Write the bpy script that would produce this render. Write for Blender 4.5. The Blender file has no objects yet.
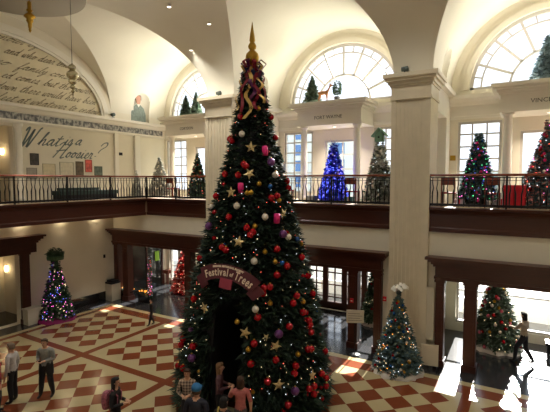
import bpy, bmesh, math, random
from mathutils import Vector, Matrix
random.seed(7)
S = bpy.context.scene
C = S.collection
PI = math.pi
# ------------------------------------------------------------------ materials
def mat(name, col, rough=.6, metal=0, emit=None, es=0, noise=0, nscale=8, spec=.5, bump=0):
    m = bpy.data.materials.new(name); m.use_nodes = True
    nt = m.node_tree; b = nt.nodes['Principled BSDF']
    b.inputs['Base Color'].default_value = (*col, 1)
    b.inputs['Roughness'].default_value = rough
    b.inputs['Metallic'].default_value = metal
    b.inputs['Specular IOR Level'].default_value = spec
    if emit:
        b.inputs['Emission Color'].default_value = (*emit, 1)
        b.inputs['Emission Strength'].default_value = es
    if noise or bump:
        tc = nt.nodes.new('ShaderNodeTexCoord'); n = nt.nodes.new('ShaderNodeTexNoise')
        n.inputs['Scale'].default_value = nscale; n.inputs['Detail'].default_value = 4
        nt.links.new(tc.outputs['Object'], n.inputs['Vector'])
        if noise:
            r = nt.nodes.new('ShaderNodeValToRGB')
            r.color_ramp.elements[0].position = .3; r.color_ramp.elements[1].position = .7
            r.color_ramp.elements[0].color = (*[c*(1-noise) for c in col], 1)
            r.color_ramp.elements[1].color = (*[min(1, c*(1+noise)) for c in col], 1)
            nt.links.new(n.outputs['Fac'], r.inputs['Fac']); nt.links.new(r.outputs['Color'], b.inputs['Base Color'])
        if bump:
            bp = nt.nodes.new('ShaderNodeBump'); bp.inputs['Strength'].default_value = bump
            nt.links.new(n.outputs['Fac'], bp.inputs['Height']); nt.links.new(bp.outputs['Normal'], b.inputs['Normal'])
    return m
def srgb(r, g, b):
    f = lambda c: (c/255/12.92) if c < 11 else ((c/255+.055)/1.055)**2.4
    return (f(r), f(g), f(b))
cream = mat('cream_plaster', srgb(226, 218, 198), .75, noise=.03, nscale=1.5)
ceil_m = mat('vault_plaster', srgb(228, 222, 205), .8, noise=.02, nscale=1)
white = mat('white_paint', srgb(232, 226, 212), .55, noise=.02, nscale=2)
stone = mat('cream_stone', srgb(214, 202, 176), .6, noise=.05, nscale=3)
granite = mat('black_granite', (.012, .013, .014), .09, noise=.5, nscale=60, spec=.6)
vfloor = mat('dark_polished_granite_floor', (.035, .036, .038), .12, noise=.4, nscale=50, spec=.7)
bfloor = mat('balcony_carpet', srgb(170, 150, 125), .9, noise=.1)
darkm = mat('charcoal_metal', (.02, .02, .022), .4, .6, noise=.1)
brass = mat('gold_metal', srgb(190, 150, 60), .28, .9, noise=.08)
silver = mat('silver_metal', srgb(200, 198, 190), .3, .8, noise=.05)
redball = mat('red_glass_ball', srgb(168, 12, 26), .18, .25, noise=.05)
purp = mat('purple_glass_ball', srgb(110, 60, 120), .3, .3, noise=.05)
blueb = mat('blue_glass_ball', srgb(30, 90, 160), .25, .3, noise=.05)
magenta = mat('magenta_paper', srgb(225, 30, 120), .5, noise=.05)
whiteb = mat('pearl_ball', srgb(225, 215, 200), .3, .2, noise=.05)
starm = mat('champagne_star', srgb(205, 182, 130), .35, .5, noise=.08)
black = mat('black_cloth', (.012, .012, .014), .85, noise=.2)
def wood_mat(name, a, b):
    m = mat(name, a, .35, spec=.4); nt = m.node_tree; bs = nt.nodes['Principled BSDF']
    tc = nt.nodes.new('ShaderNodeTexCoord'); mp = nt.nodes.new('ShaderNodeMapping'); mp.inputs['Scale'].default_value = (1.2, 1.2, 14)
    n = nt.nodes.new('ShaderNodeTexNoise'); n.inputs['Scale'].default_value = 2; n.inputs['Detail'].default_value = 6
    r = nt.nodes.new('ShaderNodeValToRGB'); r.color_ramp.elements[0].color = (*a, 1); r.color_ramp.elements[1].color = (*b, 1)
    nt.links.new(tc.outputs['Object'], mp.inputs[0]); nt.links.new(mp.outputs[0], n.inputs['Vector'])
    nt.links.new(n.outputs['Fac'], r.inputs['Fac']); nt.links.new(r.outputs['Color'], bs.inputs['Base Color'])
    return m
wood = wood_mat('mahogany', srgb(50, 24, 16), srgb(80, 38, 25))
wood2 = wood_mat('handrail_wood', srgb(92, 40, 24), srgb(130, 62, 38))
def glass_mat(name='window_glass', gl=.06):
    m = bpy.data.materials.new(name); m.use_nodes = True; nt = m.node_tree; nt.nodes.clear()
    o = nt.nodes.new('ShaderNodeOutputMaterial'); mx = nt.nodes.new('ShaderNodeMixShader'); mx.inputs[0].default_value = gl
    t = nt.nodes.new('ShaderNodeBsdfTransparent'); g = nt.nodes.new('ShaderNodeBsdfGlossy'); g.inputs['Roughness'].default_value = .02
    t.inputs[0].default_value = (.95, .97, 1, 1)
    nt.links.new(t.outputs[0], mx.inputs[1]); nt.links.new(g.outputs[0], mx.inputs[2]); nt.links.new(mx.outputs[0], o.inputs[0])
    return m
glass = glass_mat()
wpaint = mat('window_paint', srgb(196, 190, 182), .5)
# ------------------------------------------------------------------ mesh builder
class MB:
    def __init__(s): s.v = []; s.f = []; s.mi = []; s.cur = 0; s.smooth = []
    def add(s, vs, fs, sm=False):
        o = len(s.v); s.v += [tuple(v) for v in vs]
        for f in fs: s.f.append([o+i for i in f]); s.mi.append(s.cur); s.smooth.append(sm)
        return s
    def box(s, x0, x1, y0, y1, z0, z1):
        return s.add([(x0,y0,z0),(x1,y0,z0),(x1,y1,z0),(x0,y1,z0),(x0,y0,z1),(x1,y0,z1),(x1,y1,z1),(x0,y1,z1)],
              [(0,3,2,1),(4,5,6,7),(0,1,5,4),(1,2,6,5),(2,3,7,6),(3,0,4,7)])
    def lathe(s, prof, c=(0,0,0), n=16, sm=True):   # prof [(r,z)]
        vs = []; fs = []
        for r, z in prof:
            for k in range(n):
                a = 2*PI*k/n; vs.append((c[0]+r*math.cos(a), c[1]+r*math.sin(a), c[2]+z))
        for i in range(len(prof)-1):
            for k in range(n):
                k2 = (k+1) % n; fs.append((i*n+k, i*n+k2, (i+1)*n+k2, (i+1)*n+k))
        fs.append(tuple(range(n))[::-1]); fs.append(tuple((len(prof)-1)*n+k for k in range(n)))
        return s.add(vs, fs, sm)
    def tube(s, pts, r, n=6, sm=True):
        pts = [Vector(p) for p in pts]; rs = r if isinstance(r, (list, tuple)) else [r]*len(pts)
        vs = []; fs = []
        for i, p in enumerate(pts):
            d = (pts[min(i+1, len(pts)-1)]-pts[max(i-1, 0)]).normalized()
            a = Vector((0,0,1)) if abs(d.z) < .9 else Vector((1,0,0))
            u = d.cross(a).normalized(); w = d.cross(u)
            for k in range(n):
                t = 2*PI*k/n; vs.append(p+(u*math.cos(t)+w*math.sin(t))*rs[i])
        for i in range(len(pts)-1):
            for k in range(n):
                k2 = (k+1) % n; fs.append((i*n+k, (i+1)*n+k, (i+1)*n+k2, i*n+k2))
        fs.append(tuple(range(n))); fs.append(tuple((len(pts)-1)*n+k for k in range(n))[::-1])
        return s.add(vs, fs, sm)
    def ball(s, c, r, n=10, sq=1):
        prof = [(max(.0005, r*math.sin(PI*i/(n//2+1))), -r*sq*math.cos(PI*i/(n//2+1))) for i in range(n//2+2)]
        return s.lathe(prof, c, n)
    def prism(s, poly, fn, d0, d1):      # poly of 2D points, fn(a,b,d)->3D
        n = len(poly)
        return s.add([fn(a, b, d0) for a, b in poly]+[fn(a, b, d1) for a, b in poly],
              [tuple(range(n))[::-1], tuple(range(n, 2*n))]+[(i, (i+1) % n, n+(i+1) % n, n+i) for i in range(n)])
    def build(s, name, ms, parent=None, fix=True, loc=None):
        me = bpy.data.meshes.new(name); me.from_pydata(s.v, [], s.f)
        for m in (ms if isinstance(ms, (list, tuple)) else [ms]): me.materials.append(m)
        me.polygons.foreach_set('material_index', s.mi); me.polygons.foreach_set('use_smooth', s.smooth)
        if fix:
            bm = bmesh.new(); bm.from_mesh(me); bmesh.ops.recalc_face_normals(bm, faces=bm.faces); bm.to_mesh(me); bm.free()
        me.update(); o = bpy.data.objects.new(name, me); C.objects.link(o)
        if parent: o.parent = parent
        if loc: o.location = loc
        return o
def tag(o, label=None, cat=None, group=None, kind=None):
    if label: o['label'] = label
    if cat: o['category'] = cat
    if group: o['group'] = group
    if kind: o['kind'] = kind
    return o
def empty(name, loc, label=None, cat=None, group=None, rz=0):
    o = bpy.data.objects.new(name, None); C.objects.link(o); o.location = loc; o.rotation_euler = (0, 0, rz); o.empty_display_size = .1
    return tag(o, label, cat, group)
def struct(o): o['kind'] = 'structure'; return o
def text_mesh(name, body, size, m, parent=None, shear=0, ext=.004, loc=(0,0,0), rot=(0,0,0), align='CENTER', sx=1, width=None, thin=0):
    cu = bpy.data.curves.new('tmp', 'FONT'); cu.body = body; cu.size = size; cu.shear = shear; cu.extrude = ext; cu.align_x = align; cu.resolution_u = 2
    cu.offset = thin
    t = bpy.data.objects.new('tmp', cu); C.objects.link(t)
    dg = bpy.context.evaluated_depsgraph_get(); me = bpy.data.meshes.new_from_object(t.evaluated_get(dg))
    C.objects.unlink(t); bpy.data.objects.remove(t)
    if width:
        w = max(v.co.x for v in me.vertices)-min(v.co.x for v in me.vertices); sx = width/w
    for v in me.vertices: v.co.x *= sx
    me.materials.clear(); me.materials.append(m); me.name = name
    o = bpy.data.objects.new(name, me); C.objects.link(o); o.location = loc; o.rotation_euler = rot
    if parent: o.parent = parent
    return o
def plate(name, outer, holes, thick, m, kind='y', pos=0, parent=None):
    """flat wall with holes; outer/holes in (a,z); kind 'y': a=x, plane y=pos..pos+thick ; 'x': a=y, plane x=pos-thick..pos"""
    cu = bpy.data.curves.new('tmp', 'CURVE'); cu.dimensions = '2D'; cu.fill_mode = 'BOTH'; cu.extrude = thick/2
    for poly in [outer]+holes:
        sp = cu.splines.new('POLY'); sp.points.add(len(poly)-1)
        for p, (a, b) in zip(sp.points, poly): p.co = (a, b, 0, 1)
        sp.use_cyclic_u = True
    t = bpy.data.objects.new('tmp', cu); C.objects.link(t)
    dg = bpy.context.evaluated_depsgraph_get(); me = bpy.data.meshes.new_from_object(t.evaluated_get(dg))
    C.objects.unlink(t); bpy.data.objects.remove(t)
    for v in me.vertices:
        a, b, c = v.co
        v.co = (a, pos+thick/2-c, b) if kind == 'y' else (pos-thick/2+c, a, b)
    me.materials.clear(); me.materials.append(m); me.name = name
    bm = bmesh.new(); bm.from_mesh(me); bmesh.ops.recalc_face_normals(bm, faces=bm.faces); bm.to_mesh(me); bm.free()
    o = bpy.data.objects.new(name, me); C.objects.link(o)
    if parent: o.parent = parent
    return o
def rect(x0, x1, z0, z1): return [(x0, z0), (x1, z0), (x1, z1), (x0, z1)]
def dup(o, loc, label=None, group=None, rot=None, scale=None):
    c = o.copy(); C.objects.link(c); c.location = loc
    if rot is not None: c.rotation_euler = rot
    if scale is not None: c.scale = (scale,)*3
    if label: c['label'] = label
    if group: c['group'] = group
    for ch in list(o.children):
        k = ch.copy(); C.objects.link(k); k.parent = c
        for g in ch.children:
            q = g.copy(); C.objects.link(q); q.parent = k
    return c
# ------------------------------------------------------------------ dimensions
XL, YF, YW = -18.3, 14.6, 18.3          # left wall, arcade face, window wall
ZB, ZS = 5.2, 9.55                      # balcony floor, vault springing
BAYS = [(-15.15, 3.15), (-7.3, 3.3), (.56, 3.3)]
PIERS = [(-12.0, -10.6), (-4.0, -2.74), (3.86, 5.2)]
XR, YB = 5.2, -3.6
# ------------------------------------------------------------------ floor
def floor_mat():
    m = mat('hall_floor_tiles', (.5, .45, .35), .18, spec=.5); nt = m.node_tree; bs = nt.nodes['Principled BSDF']
    def M(op, a, b=None):
        n = nt.nodes.new('ShaderNodeMath'); n.operation = op
        for i, v in enumerate((a, b)):
            if v is None: continue
            if isinstance(v, (int, float)): n.inputs[i].default_value = v
            else: nt.links.new(v, n.inputs[i])
        return n.outputs[0]
    def mix(f, a, b):
        n = nt.nodes.new('ShaderNodeMix'); n.data_type = 'RGBA'; nt.links.new(f, n.inputs[0])
        for i, v in ((6, a), (7, b)):
            if isinstance(v, tuple): n.inputs[i].default_value = (*v, 1)
            else: nt.links.new(v, n.inputs[i])
        return n.outputs[2]
    tc = nt.nodes.new('ShaderNodeTexCoord'); sp = nt.nodes.new('ShaderNodeSeparateXYZ'); nt.links.new(tc.outputs['Object'], sp.inputs[0])
    X, Y = sp.outputs[0], sp.outputs[1]; P = 3.97
    cx = M('SUBTRACT', M('MULTIPLY', M('FRACT', M('DIVIDE', M('ADD', X, 13.2+P*4), P)), P), P/2)
    cy = M('SUBTRACT', M('MULTIPLY', M('FRACT', M('DIVIDE', M('ADD', Y, -9.1+P*6), P)), P), P/2)
    ax, ay = M('ABSOLUTE', cx), M('ABSOLUTE', cy)
    band = M('GREATER_THAN', M('MAXIMUM', ax, ay), P/2-.14)
    fx = M('ABSOLUTE', M('SUBTRACT', M('FRACT', M('ADD', M('DIVIDE', cx, .8), 8)), .5))
    fy = M('ABSOLUTE', M('SUBTRACT', M('FRACT', M('ADD', M('DIVIDE', cy, .8), 8)), .5))
    dia = M('MULTIPLY', M('LESS_THAN', M('ADD', fx, fy), .5), M('LESS_THAN', M('MAXIMUM', ax, ay), 1.6))
    dark = M('MAXIMUM', band, dia)
    n = nt.nodes.new('ShaderNodeTexNoise'); n.inputs['Scale'].default_value = 1.7; n.inputs['Detail'].default_value = 5; nt.links.new(tc.outputs['Object'], n.inputs['Vector'])
    cr = mix(n.outputs['Fac'], srgb(174, 158, 120), srgb(190, 175, 137)); rd = mix(n.outputs['Fac'], srgb(108, 54, 32), srgb(132, 70, 44))
    col = mix(dark, cr, rd)
    edge_r = M('MAXIMUM', M('LESS_THAN', X, -16.95), M('GREATER_THAN', Y, 13.2))
    edge_c = M('MAXIMUM', M('LESS_THAN', X, -17.2), M('GREATER_THAN', Y, 13.45))
    edge_k = M('MAXIMUM', M('LESS_THAN', X, -17.45), M('GREATER_THAN', Y, 13.72))
    col = mix(edge_r, col, rd); col = mix(edge_c, col, cr); col = mix(edge_k, col, (.03, .03, .033))
    nt.links.new(col, bs.inputs['Base Color'])
    return m
struct(MB().box(XL, XR, YB, 14.9, -.2, 0).build('floor', floor_mat()))
struct(MB().box(XL, XR+.3, 14.9, YW+.3, -.2, 0).build('floor', vfloor))
# balcony slabs (floors of the upper level)
struct(MB().box(XL, XR, 14.75, YW, 4.4, ZB).build('floor', [bfloor]))
struct(MB().box(XL, -15.85, YB, 14.75, 4.4, ZB).build('floor', [bfloor]))
struct(MB().box(-15.85, XR, YB, -.35, 4.4, ZB).build('floor', [bfloor]))
# ------------------------------------------------------------------ ceiling vaults
YC, A, B = 9.05, 5.55, 3.2
ceilmb = MB()
def quadgrid(fn, nu, nv):
    vs = [fn(i/nu, j/nv) for i in range(nu+1) for j in range(nv+1)]
    fs = [(i*(nv+1)+j, (i+1)*(nv+1)+j, (i+1)*(nv+1)+j+1, i*(nv+1)+j+1) for i in range(nu) for j in range(nv)]
    ceilmb.add(vs, fs, True)
def niche_at(xc, r, sg, y0=16.05, y1=17.15, zt=10.75):
    xb = lambda z: xc+sg*r*math.sqrt(max(0, 1-((z-ZS)/B)**2))
    yc = (y0+y1)/2; hw = (y1-y0)/2; zs_ = zt-hw
    # spandrels above the arch
    n = 12; ar = [(yc-hw*math.cos(PI*k/n), zs_+hw*math.sin(PI*k/n)) for k in range(n+1)]
    vs = [(xb(z), y, z) for y, z in ar]+[(xb(zt), y, zt) for y, z in ar]
    ceilmb.add(vs, [(k, k+1, n+2+k, n+1+k) for k in range(n)], False)
    ns, nz = 12, 14; vs = []; base = 9.0
    for j in range(nz+1):
        z = base+(zs_-base)*j/5 if j <= 5 else zs_+hw*math.sin(PI/2*(j-5)/(nz-5))
        w = hw*math.sqrt(max(0, 1-((max(z, zs_)-zs_)/hw)**2))
        for i in range(ns+1):
            t = PI*i/ns; vs.append((xb(max(z, ZS))+sg*.38*w/hw*math.sin(t), yc-w*math.cos(t), z))
    ceilmb.add(vs, [(j*(ns+1)+i, j*(ns+1)+i+1, (j+1)*(ns+1)+i+1, (j+1)*(ns+1)+i) for j in range(nz) for i in range(ns)], True)
for bi, (xc, r) in enumerate(BAYS):
    # cross barrel from groin to window wall
    for sgn in (-1, 1):
        def fn(u, v, sgn=sgn):
            c, s_ = math.cos(u), math.sin(u); y0 = YC+A*c
            y = y0+(14.7-y0)*v*2 if v <= .5 else 14.7+(YW-14.7)*(v-.5)*2
            return (xc+sgn*r*c, y, ZS+B*s_)
        tn = math.asin((10.75-ZS)/B); us = [tn*k/6 for k in range(7)]+[tn+(PI/2-tn)*k/20 for k in range(1, 21)]
        def rowy(u, y): return (xc+sgn*r*math.cos(u), y, ZS+B*math.sin(u))
        for ui in range(len(us)-1):
            a_, b_ = us[ui], us[ui+1]; ya, yb = YC+A*math.cos(a_), YC+A*math.cos(b_)
            ts = [0, .25, .5, .75, 1]
            for k in range(4): ceilmb.add([rowy(a_, ya+(16.05-ya)*ts[k]), rowy(b_, yb+(16.05-yb)*ts[k]), rowy(b_, yb+(16.05-yb)*ts[k+1]), rowy(a_, ya+(16.05-ya)*ts[k+1])], [(0, 1, 2, 3)], True)
            for y0_, y1_ in ((16.05, 17.15), (17.15, YW)):
                if y0_ == 16.05 and ui < 6: continue
                ceilmb.add([rowy(a_, y0_), rowy(b_, y0_), rowy(b_, y1_), rowy(a_, y1_)], [(0, 1, 2, 3)], True)
        niche_at(xc, r, sgn)
xs = [XL]+[v for (xc, r) in BAYS for v in (xc-r, xc+r)]+[XR]
for gi in range(4):
    a0 = BAYS[gi-1] if gi > 0 else None; a1 = BAYS[gi] if gi < 3 else None
    def fn(u, v, a0=a0, a1=a1):
        t = u*PI/2; c = math.cos(t)
        xa = XL if a0 is None else a0[0]+a0[1]*c
        xb = XR if a1 is None else a1[0]-a1[1]*c
        return (xa+(xb-xa)*v, YC+A*c, ZS+B*math.sin(t))
    quadgrid(fn, 24, 6)
# crown (with a round recess over the first bay) and south cove
ocx, ocy, ocr = -15.5, 9.0, 2.05
OY0, OY1 = 4.6, YC
n = 48
ring = [(ocx+ocr*math.cos(2*PI*k/n), ocy+ocr*math.sin(2*PI*k/n)) for k in range(n)]
def fn(u, v):
    t = u*PI/2; c = math.cos(t); return (XL+(XR-XL)*v, 4.6-4.95*c, ZS+B*math.sin(t))
quadgrid(fn, 16, 8)
ceilmb.add([(XL, OY0, ZS+B), (XR, OY0, ZS+B), (XR, YC, ZS+B), (XL, YC, ZS+B)], [(0, 1, 2, 3)])
ceilmb.add([(XL, YB, ZS), (XR, YB, ZS), (XR, -.35, ZS), (XL, -.35, ZS)], [(0, 1, 2, 3)])
ceil = ceilmb.build('ceiling', ceil_m, fix=False); bm = bmesh.new(); bm.from_mesh(ceil.data); bmesh.ops.remove_doubles(bm, verts=bm.verts, dist=.0005); bmesh.ops.recalc_face_normals(bm, faces=bm.faces); bm.to_mesh(ceil.data); bm.free(); struct(ceil)
struct(MB().box(XL-.6, XR+.6, YB-.6, YW+.6, 13.9, 14.1).build('ceiling', ceil_m))
# ------------------------------------------------------------------ window wall
def semi(xc, zc, r, n=32, bz=None): return [(xc+r*math.cos(PI*k/n), zc+r*math.sin(PI*k/n)) for k in range(n+1)]
holes = []
for bi, (xc, r) in enumerate(BAYS):
    holes.append(semi(xc, ZS+.0, 2.62))
    holes.append(rect(xc-3.0, xc-1.46, 5.45, 8.35)); holes.append(rect(xc+1.46, xc+3.0 if bi else xc+2.9, 5.45, 8.35)); holes.append(rect(xc-.85, xc+.85, 5.25, 7.9))
LOW = {0: (-18.05, -16.6, .1, 3.0), 3: (-13.1, -12.5, .3, 3.0), 1: (-10.0, -5.3, 0.02, 2.9), 4: (-5.3, -4.25, .02, 3.15), 2: (-2.35, 3.5, .35, 3.0)}
for k, (x0, x1, z0, z1) in LOW.items(): holes.append(rect(x0, x1, z0, z1))
struct(plate('wall_far', rect(XL-.3, XR+.3, 0, 13.9), holes, .3, cream, 'y', YW))
wn = [0]
def portal(x, y, z, w, h, rot):
    l = bpy.data.lights.new('portal', 'AREA'); l.shape = 'RECTANGLE'; l.size = w; l.size_y = h; l.cycles.is_portal = True
    o = bpy.data.objects.new('daylight_portal', l); C.objects.link(o); o.location = (x, y, z); o.rotation_euler = rot
def window(x0, x1, z0, z1, nx, nz, m=wpaint, fw=.09, mw=.06, y=YW+.06, name='window', prt=True, fd=.12, top_rail=None, rails=()):
    wn[0] += 1
    o = struct(empty('%s_%d' % (name, wn[0]), ((x0+x1)/2, y, z0)))
    cx = (x0+x1)/2; hw = (x1-x0)/2; h = z1-z0
    f = MB(); f.box(-hw, -hw+fw, 0, fd, 0, h); f.box(hw-fw, hw, 0, fd, 0, h); f.box(-hw+fw, hw-fw, 0, fd, 0, fw); f.box(-hw+fw, hw-fw, 0, fd, h-fw, h)
    for zz in rails: f.box(-hw+fw, hw-fw, 0, fd, zz-.05, zz+.05)
    wf = f.build('window_frame', m, o)
    g = MB()
    for i in range(1, nx): xx = -hw+2*hw*i/nx; g.box(xx-mw/2, xx+mw/2, .03, .03+.05, fw, h-fw)
    for j in range(1, nz): zz = h*j/nz; g.box(-hw+fw, hw-fw, .035, .035+.045, zz-mw/2, zz+mw/2)
    if nx > 1 or nz > 1: g.build('muntins', m, wf)
    MB().box(-hw+fw*.5, hw-fw*.5, .055, .06, fw*.5, h-fw*.5).build('glass', glass, wf)
    if prt: portal(cx, y+.2, (z0+z1)/2, x1-x0, h, (-PI/2, 0, 0))
    return o
def lunette(xc):
    wn[0] += 1; y = YW+.06; R = 2.62
    o = struct(empty('window_%d' % wn[0], (xc, y, ZS)))
    f = MB()
    def ringseg(r0, r1, d0, d1, n=40):
        pl = [(r1*math.cos(PI*k/n), r1*math.sin(PI*k/n)) for k in range(n+1)]; pi_ = [(r0*math.cos(PI*k/n), r0*math.sin(PI*k/n)) for k in range(n+1)]
        for k in range(n):
            f.prism([pi_[k], pl[k], pl[k+1], pi_[k+1]], lambda a, b, d: (a, d, b), d0, d1)
    ringseg(R-.12, R, 0, .12); f.box(-R, R, 0, .12, 0, .1); f.build('window_frame', wpaint, o)
    f = MB(); ringseg(2.2, 2.26, .03, .08); ringseg(1.22, 1.3, .02, .1)
    for k in range(1, 8):
        a = PI*k/8; ca, sa = math.cos(a), math.sin(a); w = .045
        f.prism([(1.25*ca-w*sa, 1.25*sa+w*ca), (1.25*ca+w*sa, 1.25*sa-w*ca), (2.55*ca+w*sa, 2.55*sa-w*ca), (2.55*ca-w*sa, 2.55*sa+w*ca)], lambda a, b, d: (a, d, b), .02, .09)
    for k in range(1, 16, 2):
        a = PI*k/16; ca, sa = math.cos(a), math.sin(a); w = .026
        f.prism([(2.25*ca-w*sa, 2.25*sa+w*ca), (2.25*ca+w*sa, 2.25*sa-w*ca), (2.55*ca+w*sa, 2.55*sa-w*ca), (2.55*ca-w*sa, 2.55*sa+w*ca)], lambda a, b, d: (a, d, b), .03, .08)
    f.build('muntins', wpaint, o)
    f = MB(); pts = semi(0, .02, R-.06)
    f.prism(pts, lambda a, b, d: (a, d, b), .055, .06); f.build('glass', glass, o)
    portal(xc, y+.2, ZS+R/2, 2*R, R, (-PI/2, 0, 0))
    # moulded arch round the opening
    f = MB()
    def ringseg2(r0, r1, d0, d1, n=40):
        for k in range(n):
            a, b = PI*k/n, PI*(k+1)/n
            f.prism([(r0*math.cos(a), r0*math.sin(a)), (r1*math.cos(a), r1*math.sin(a)), (r1*math.cos(b), r1*math.sin(b)), (r0*math.cos(b), r0*math.sin(b))], lambda a, b, d: (xc+a, d, ZS+b), d0, d1)
    ringseg2(2.62, 2.82, YW-.1, YW); ringseg2(2.82, 2.95, YW-.05, YW)
    struct(f.build('trim_arch_%d' % wn[0], cream))
for bi, (xc, r) in enumerate(BAYS):
    lunette(xc)
    window(xc-3.0, xc-1.46, 5.45, 8.35, 3, 6); window(xc+1.46, xc+3.0 if bi else xc+2.9, 5.45, 8.35, 3, 6)
    window(xc-.85, xc+.85, 5.25, 7.9, 1 if bi != 1 else 2, 1 if bi != 1 else 4)
# lower glazing
window(-18.05, -17.35, .1, 3.0, 1, 3); window(-17.35, -16.6, .1, 3.0, 1, 3); window(-13.1, -12.5, .3, 3.0, 1, 3)
window(-2.35, -.95, .35, 3.0, 1, 2, name='window', rails=()); window(-.95, 1.3, .35, 3.0, 1, 2); window(1.3, 3.5, .35, 3.0, 1, 2)
for i, (x0, x1) in enumerate([(-10, -9.05), (-9.05, -8.1), (-8.1, -7.15), (-7.15, -6.2), (-6.2, -5.3)]):
    o = window(x0, x1, .02, 2.9, 2, 5, m=wood, fw=.13, name='door')
    MB().box(-.4, .4, 0, .1, 0, .35).build('kick_panel', wood, o)
    if i in (1, 3): MB().tube([(.33, -.05, .9), (.33, -.05, 1.3)], .015).build('handle', brass, o)
window(-5.3, -4.25, .02, 3.15, 1, 3, m=wood, fw=.08)
# ------------------------------------------------------------------ cornices
def cornice(mb, pts_profile, a0, a1, fn):   # profile (d,z) polygon swept along a
    mb.prism(pts_profile, fn, a0, a1)
CP = [(0, 8.45), (.06, 8.45), (.06, 8.55), (.02, 8.57), (.02, 8.95), (.1, 9.0), (.16, 9.1), (.34, 9.2), (.36, 9.33), (0, 9.36)]
m_ = MB()
for k, (xa, xb) in enumerate([(XL, -12.0), (-10.6, -4.0), (-2.74, 3.86)]):
    m_.prism(CP, lambda a, b, d: (d, YW-a, b), xa, xb)
struct(m_.build('trim_far_cornice', white))
# left wall
lw_holes = [semi(0, 0, 1)]
lw_holes = []
lunhole = [(YC+5.35*math.cos(PI*k/40), 9.2+3.1*math.sin(PI*k/40)) for k in range(41)]
niche = [(16.05, 9.25), (17.15, 9.25), (17.15, 10.25)]+[(16.6+.55*math.cos(PI*k/10), 10.25+.5*math.sin(PI*k/10)) for k in range(1, 10)]+[(16.05, 10.25)]
lowdoor = rect(7.0, 9.8, 0.02, 3.0); updoor = rect(7.3, 9.75, ZB, 8.3)
struct(plate('wall_left', rect(YB, YW+.3, 0, 13.9), [lunhole, niche, lowdoor, updoor], .3, cream, 'x', XL))

# rooms behind the two openings in the left wall
struct(MB().box(XL-2.5, XL-2.4, 6.5, 10.5, 0, 3.2).build('wall_lobby', cream)); struct(MB().box(XL-2.5, XL-.3, 10.4, 10.5, 0, 3.2).build('wall_lobby', cream))
struct(MB().box(XL-2.5, XL-2.4, 6.5, 10.5, ZB, 8.5).build('wall_gallery', cream)); struct(MB().box(XL-2.5, XL-.3, 10.4, 10.5, ZB, 8.5).build('wall_gallery', cream))
struct(MB().box(XL-2.5, XL, 6.5, 10.5, -.1, 0).build('floor', granite)); struct(MB().box(XL-2.5, XL-.3, 6.5, 10.5, ZB-.2, ZB).build('floor', bfloor))
struct(MB().box(XL-2.5, XL-.3, 6.5, 10.5, 8.5, 8.6).build('ceiling', cream)); struct(MB().box(XL-2.5, XL-.3, 6.5, 10.5, 3.2, 3.3).build('ceiling', cream))
struct(MB().box(XL-2.5, XL-.3, 6.4, 6.5, 0, 8.6).build('wall_lobby', cream))
m_ = MB(); m_.prism([(0, 8.42), (.05, 8.42), (.09, 8.5), (.04, 8.56), (.04, 8.88), (.1, 8.9), (.2, 9.02), (.3, 9.08), (.3, 9.2), (0, 9.2)], lambda a, b, d: (XL+a, d, b), YB, YW)
struct(m_.build('trim_left_cornice', white))
# moulding of manuscript lunette
m_ = MB()
def arcband(a0, b0, a1, b1, x0, x1, n=44, half=0):
    for k in range(n):
        t0, t1 = PI*k/n, PI*(k+1)/n
        q = [(YC+a0*math.cos(t0), 9.2+b0*math.sin(t0)), (YC+a1*math.cos(t0), 9.2+b1*math.sin(t0)), (YC+a1*math.cos(t1), 9.2+b1*math.sin(t1)), (YC+a0*math.cos(t1), 9.2+b0*math.sin(t1))]
        m_.prism(q, lambda a, b, d: (d, a, b), x0, x1)
arcband(5.12, 2.87, 5.4, 3.15, XL-.05, XL+.05); arcband(5.0, 2.75, 5.12, 2.87, XL-.05, XL+.01)
struct(m_.build('trim_lunette', white))
# base of granite round the lower walls
struct(MB().box(XL, XL+.04, 10.3, 14.6, 0, .45).build('baseboard_left', granite))
# right / back walls
struct(plate('wall_right', rect(YB, YW+.3, 0, 13.9), [rect(15.3, 17.6, 5.4, 8.3)], .3, cream, 'x', XR+.3))
struct(plate('wall_back', rect(XL-.3, XR+.3, 0, 13.9), [rect(-10, -4.5, 5.6, 8.0)], .3, cream, 'y', YB-.3))
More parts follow.
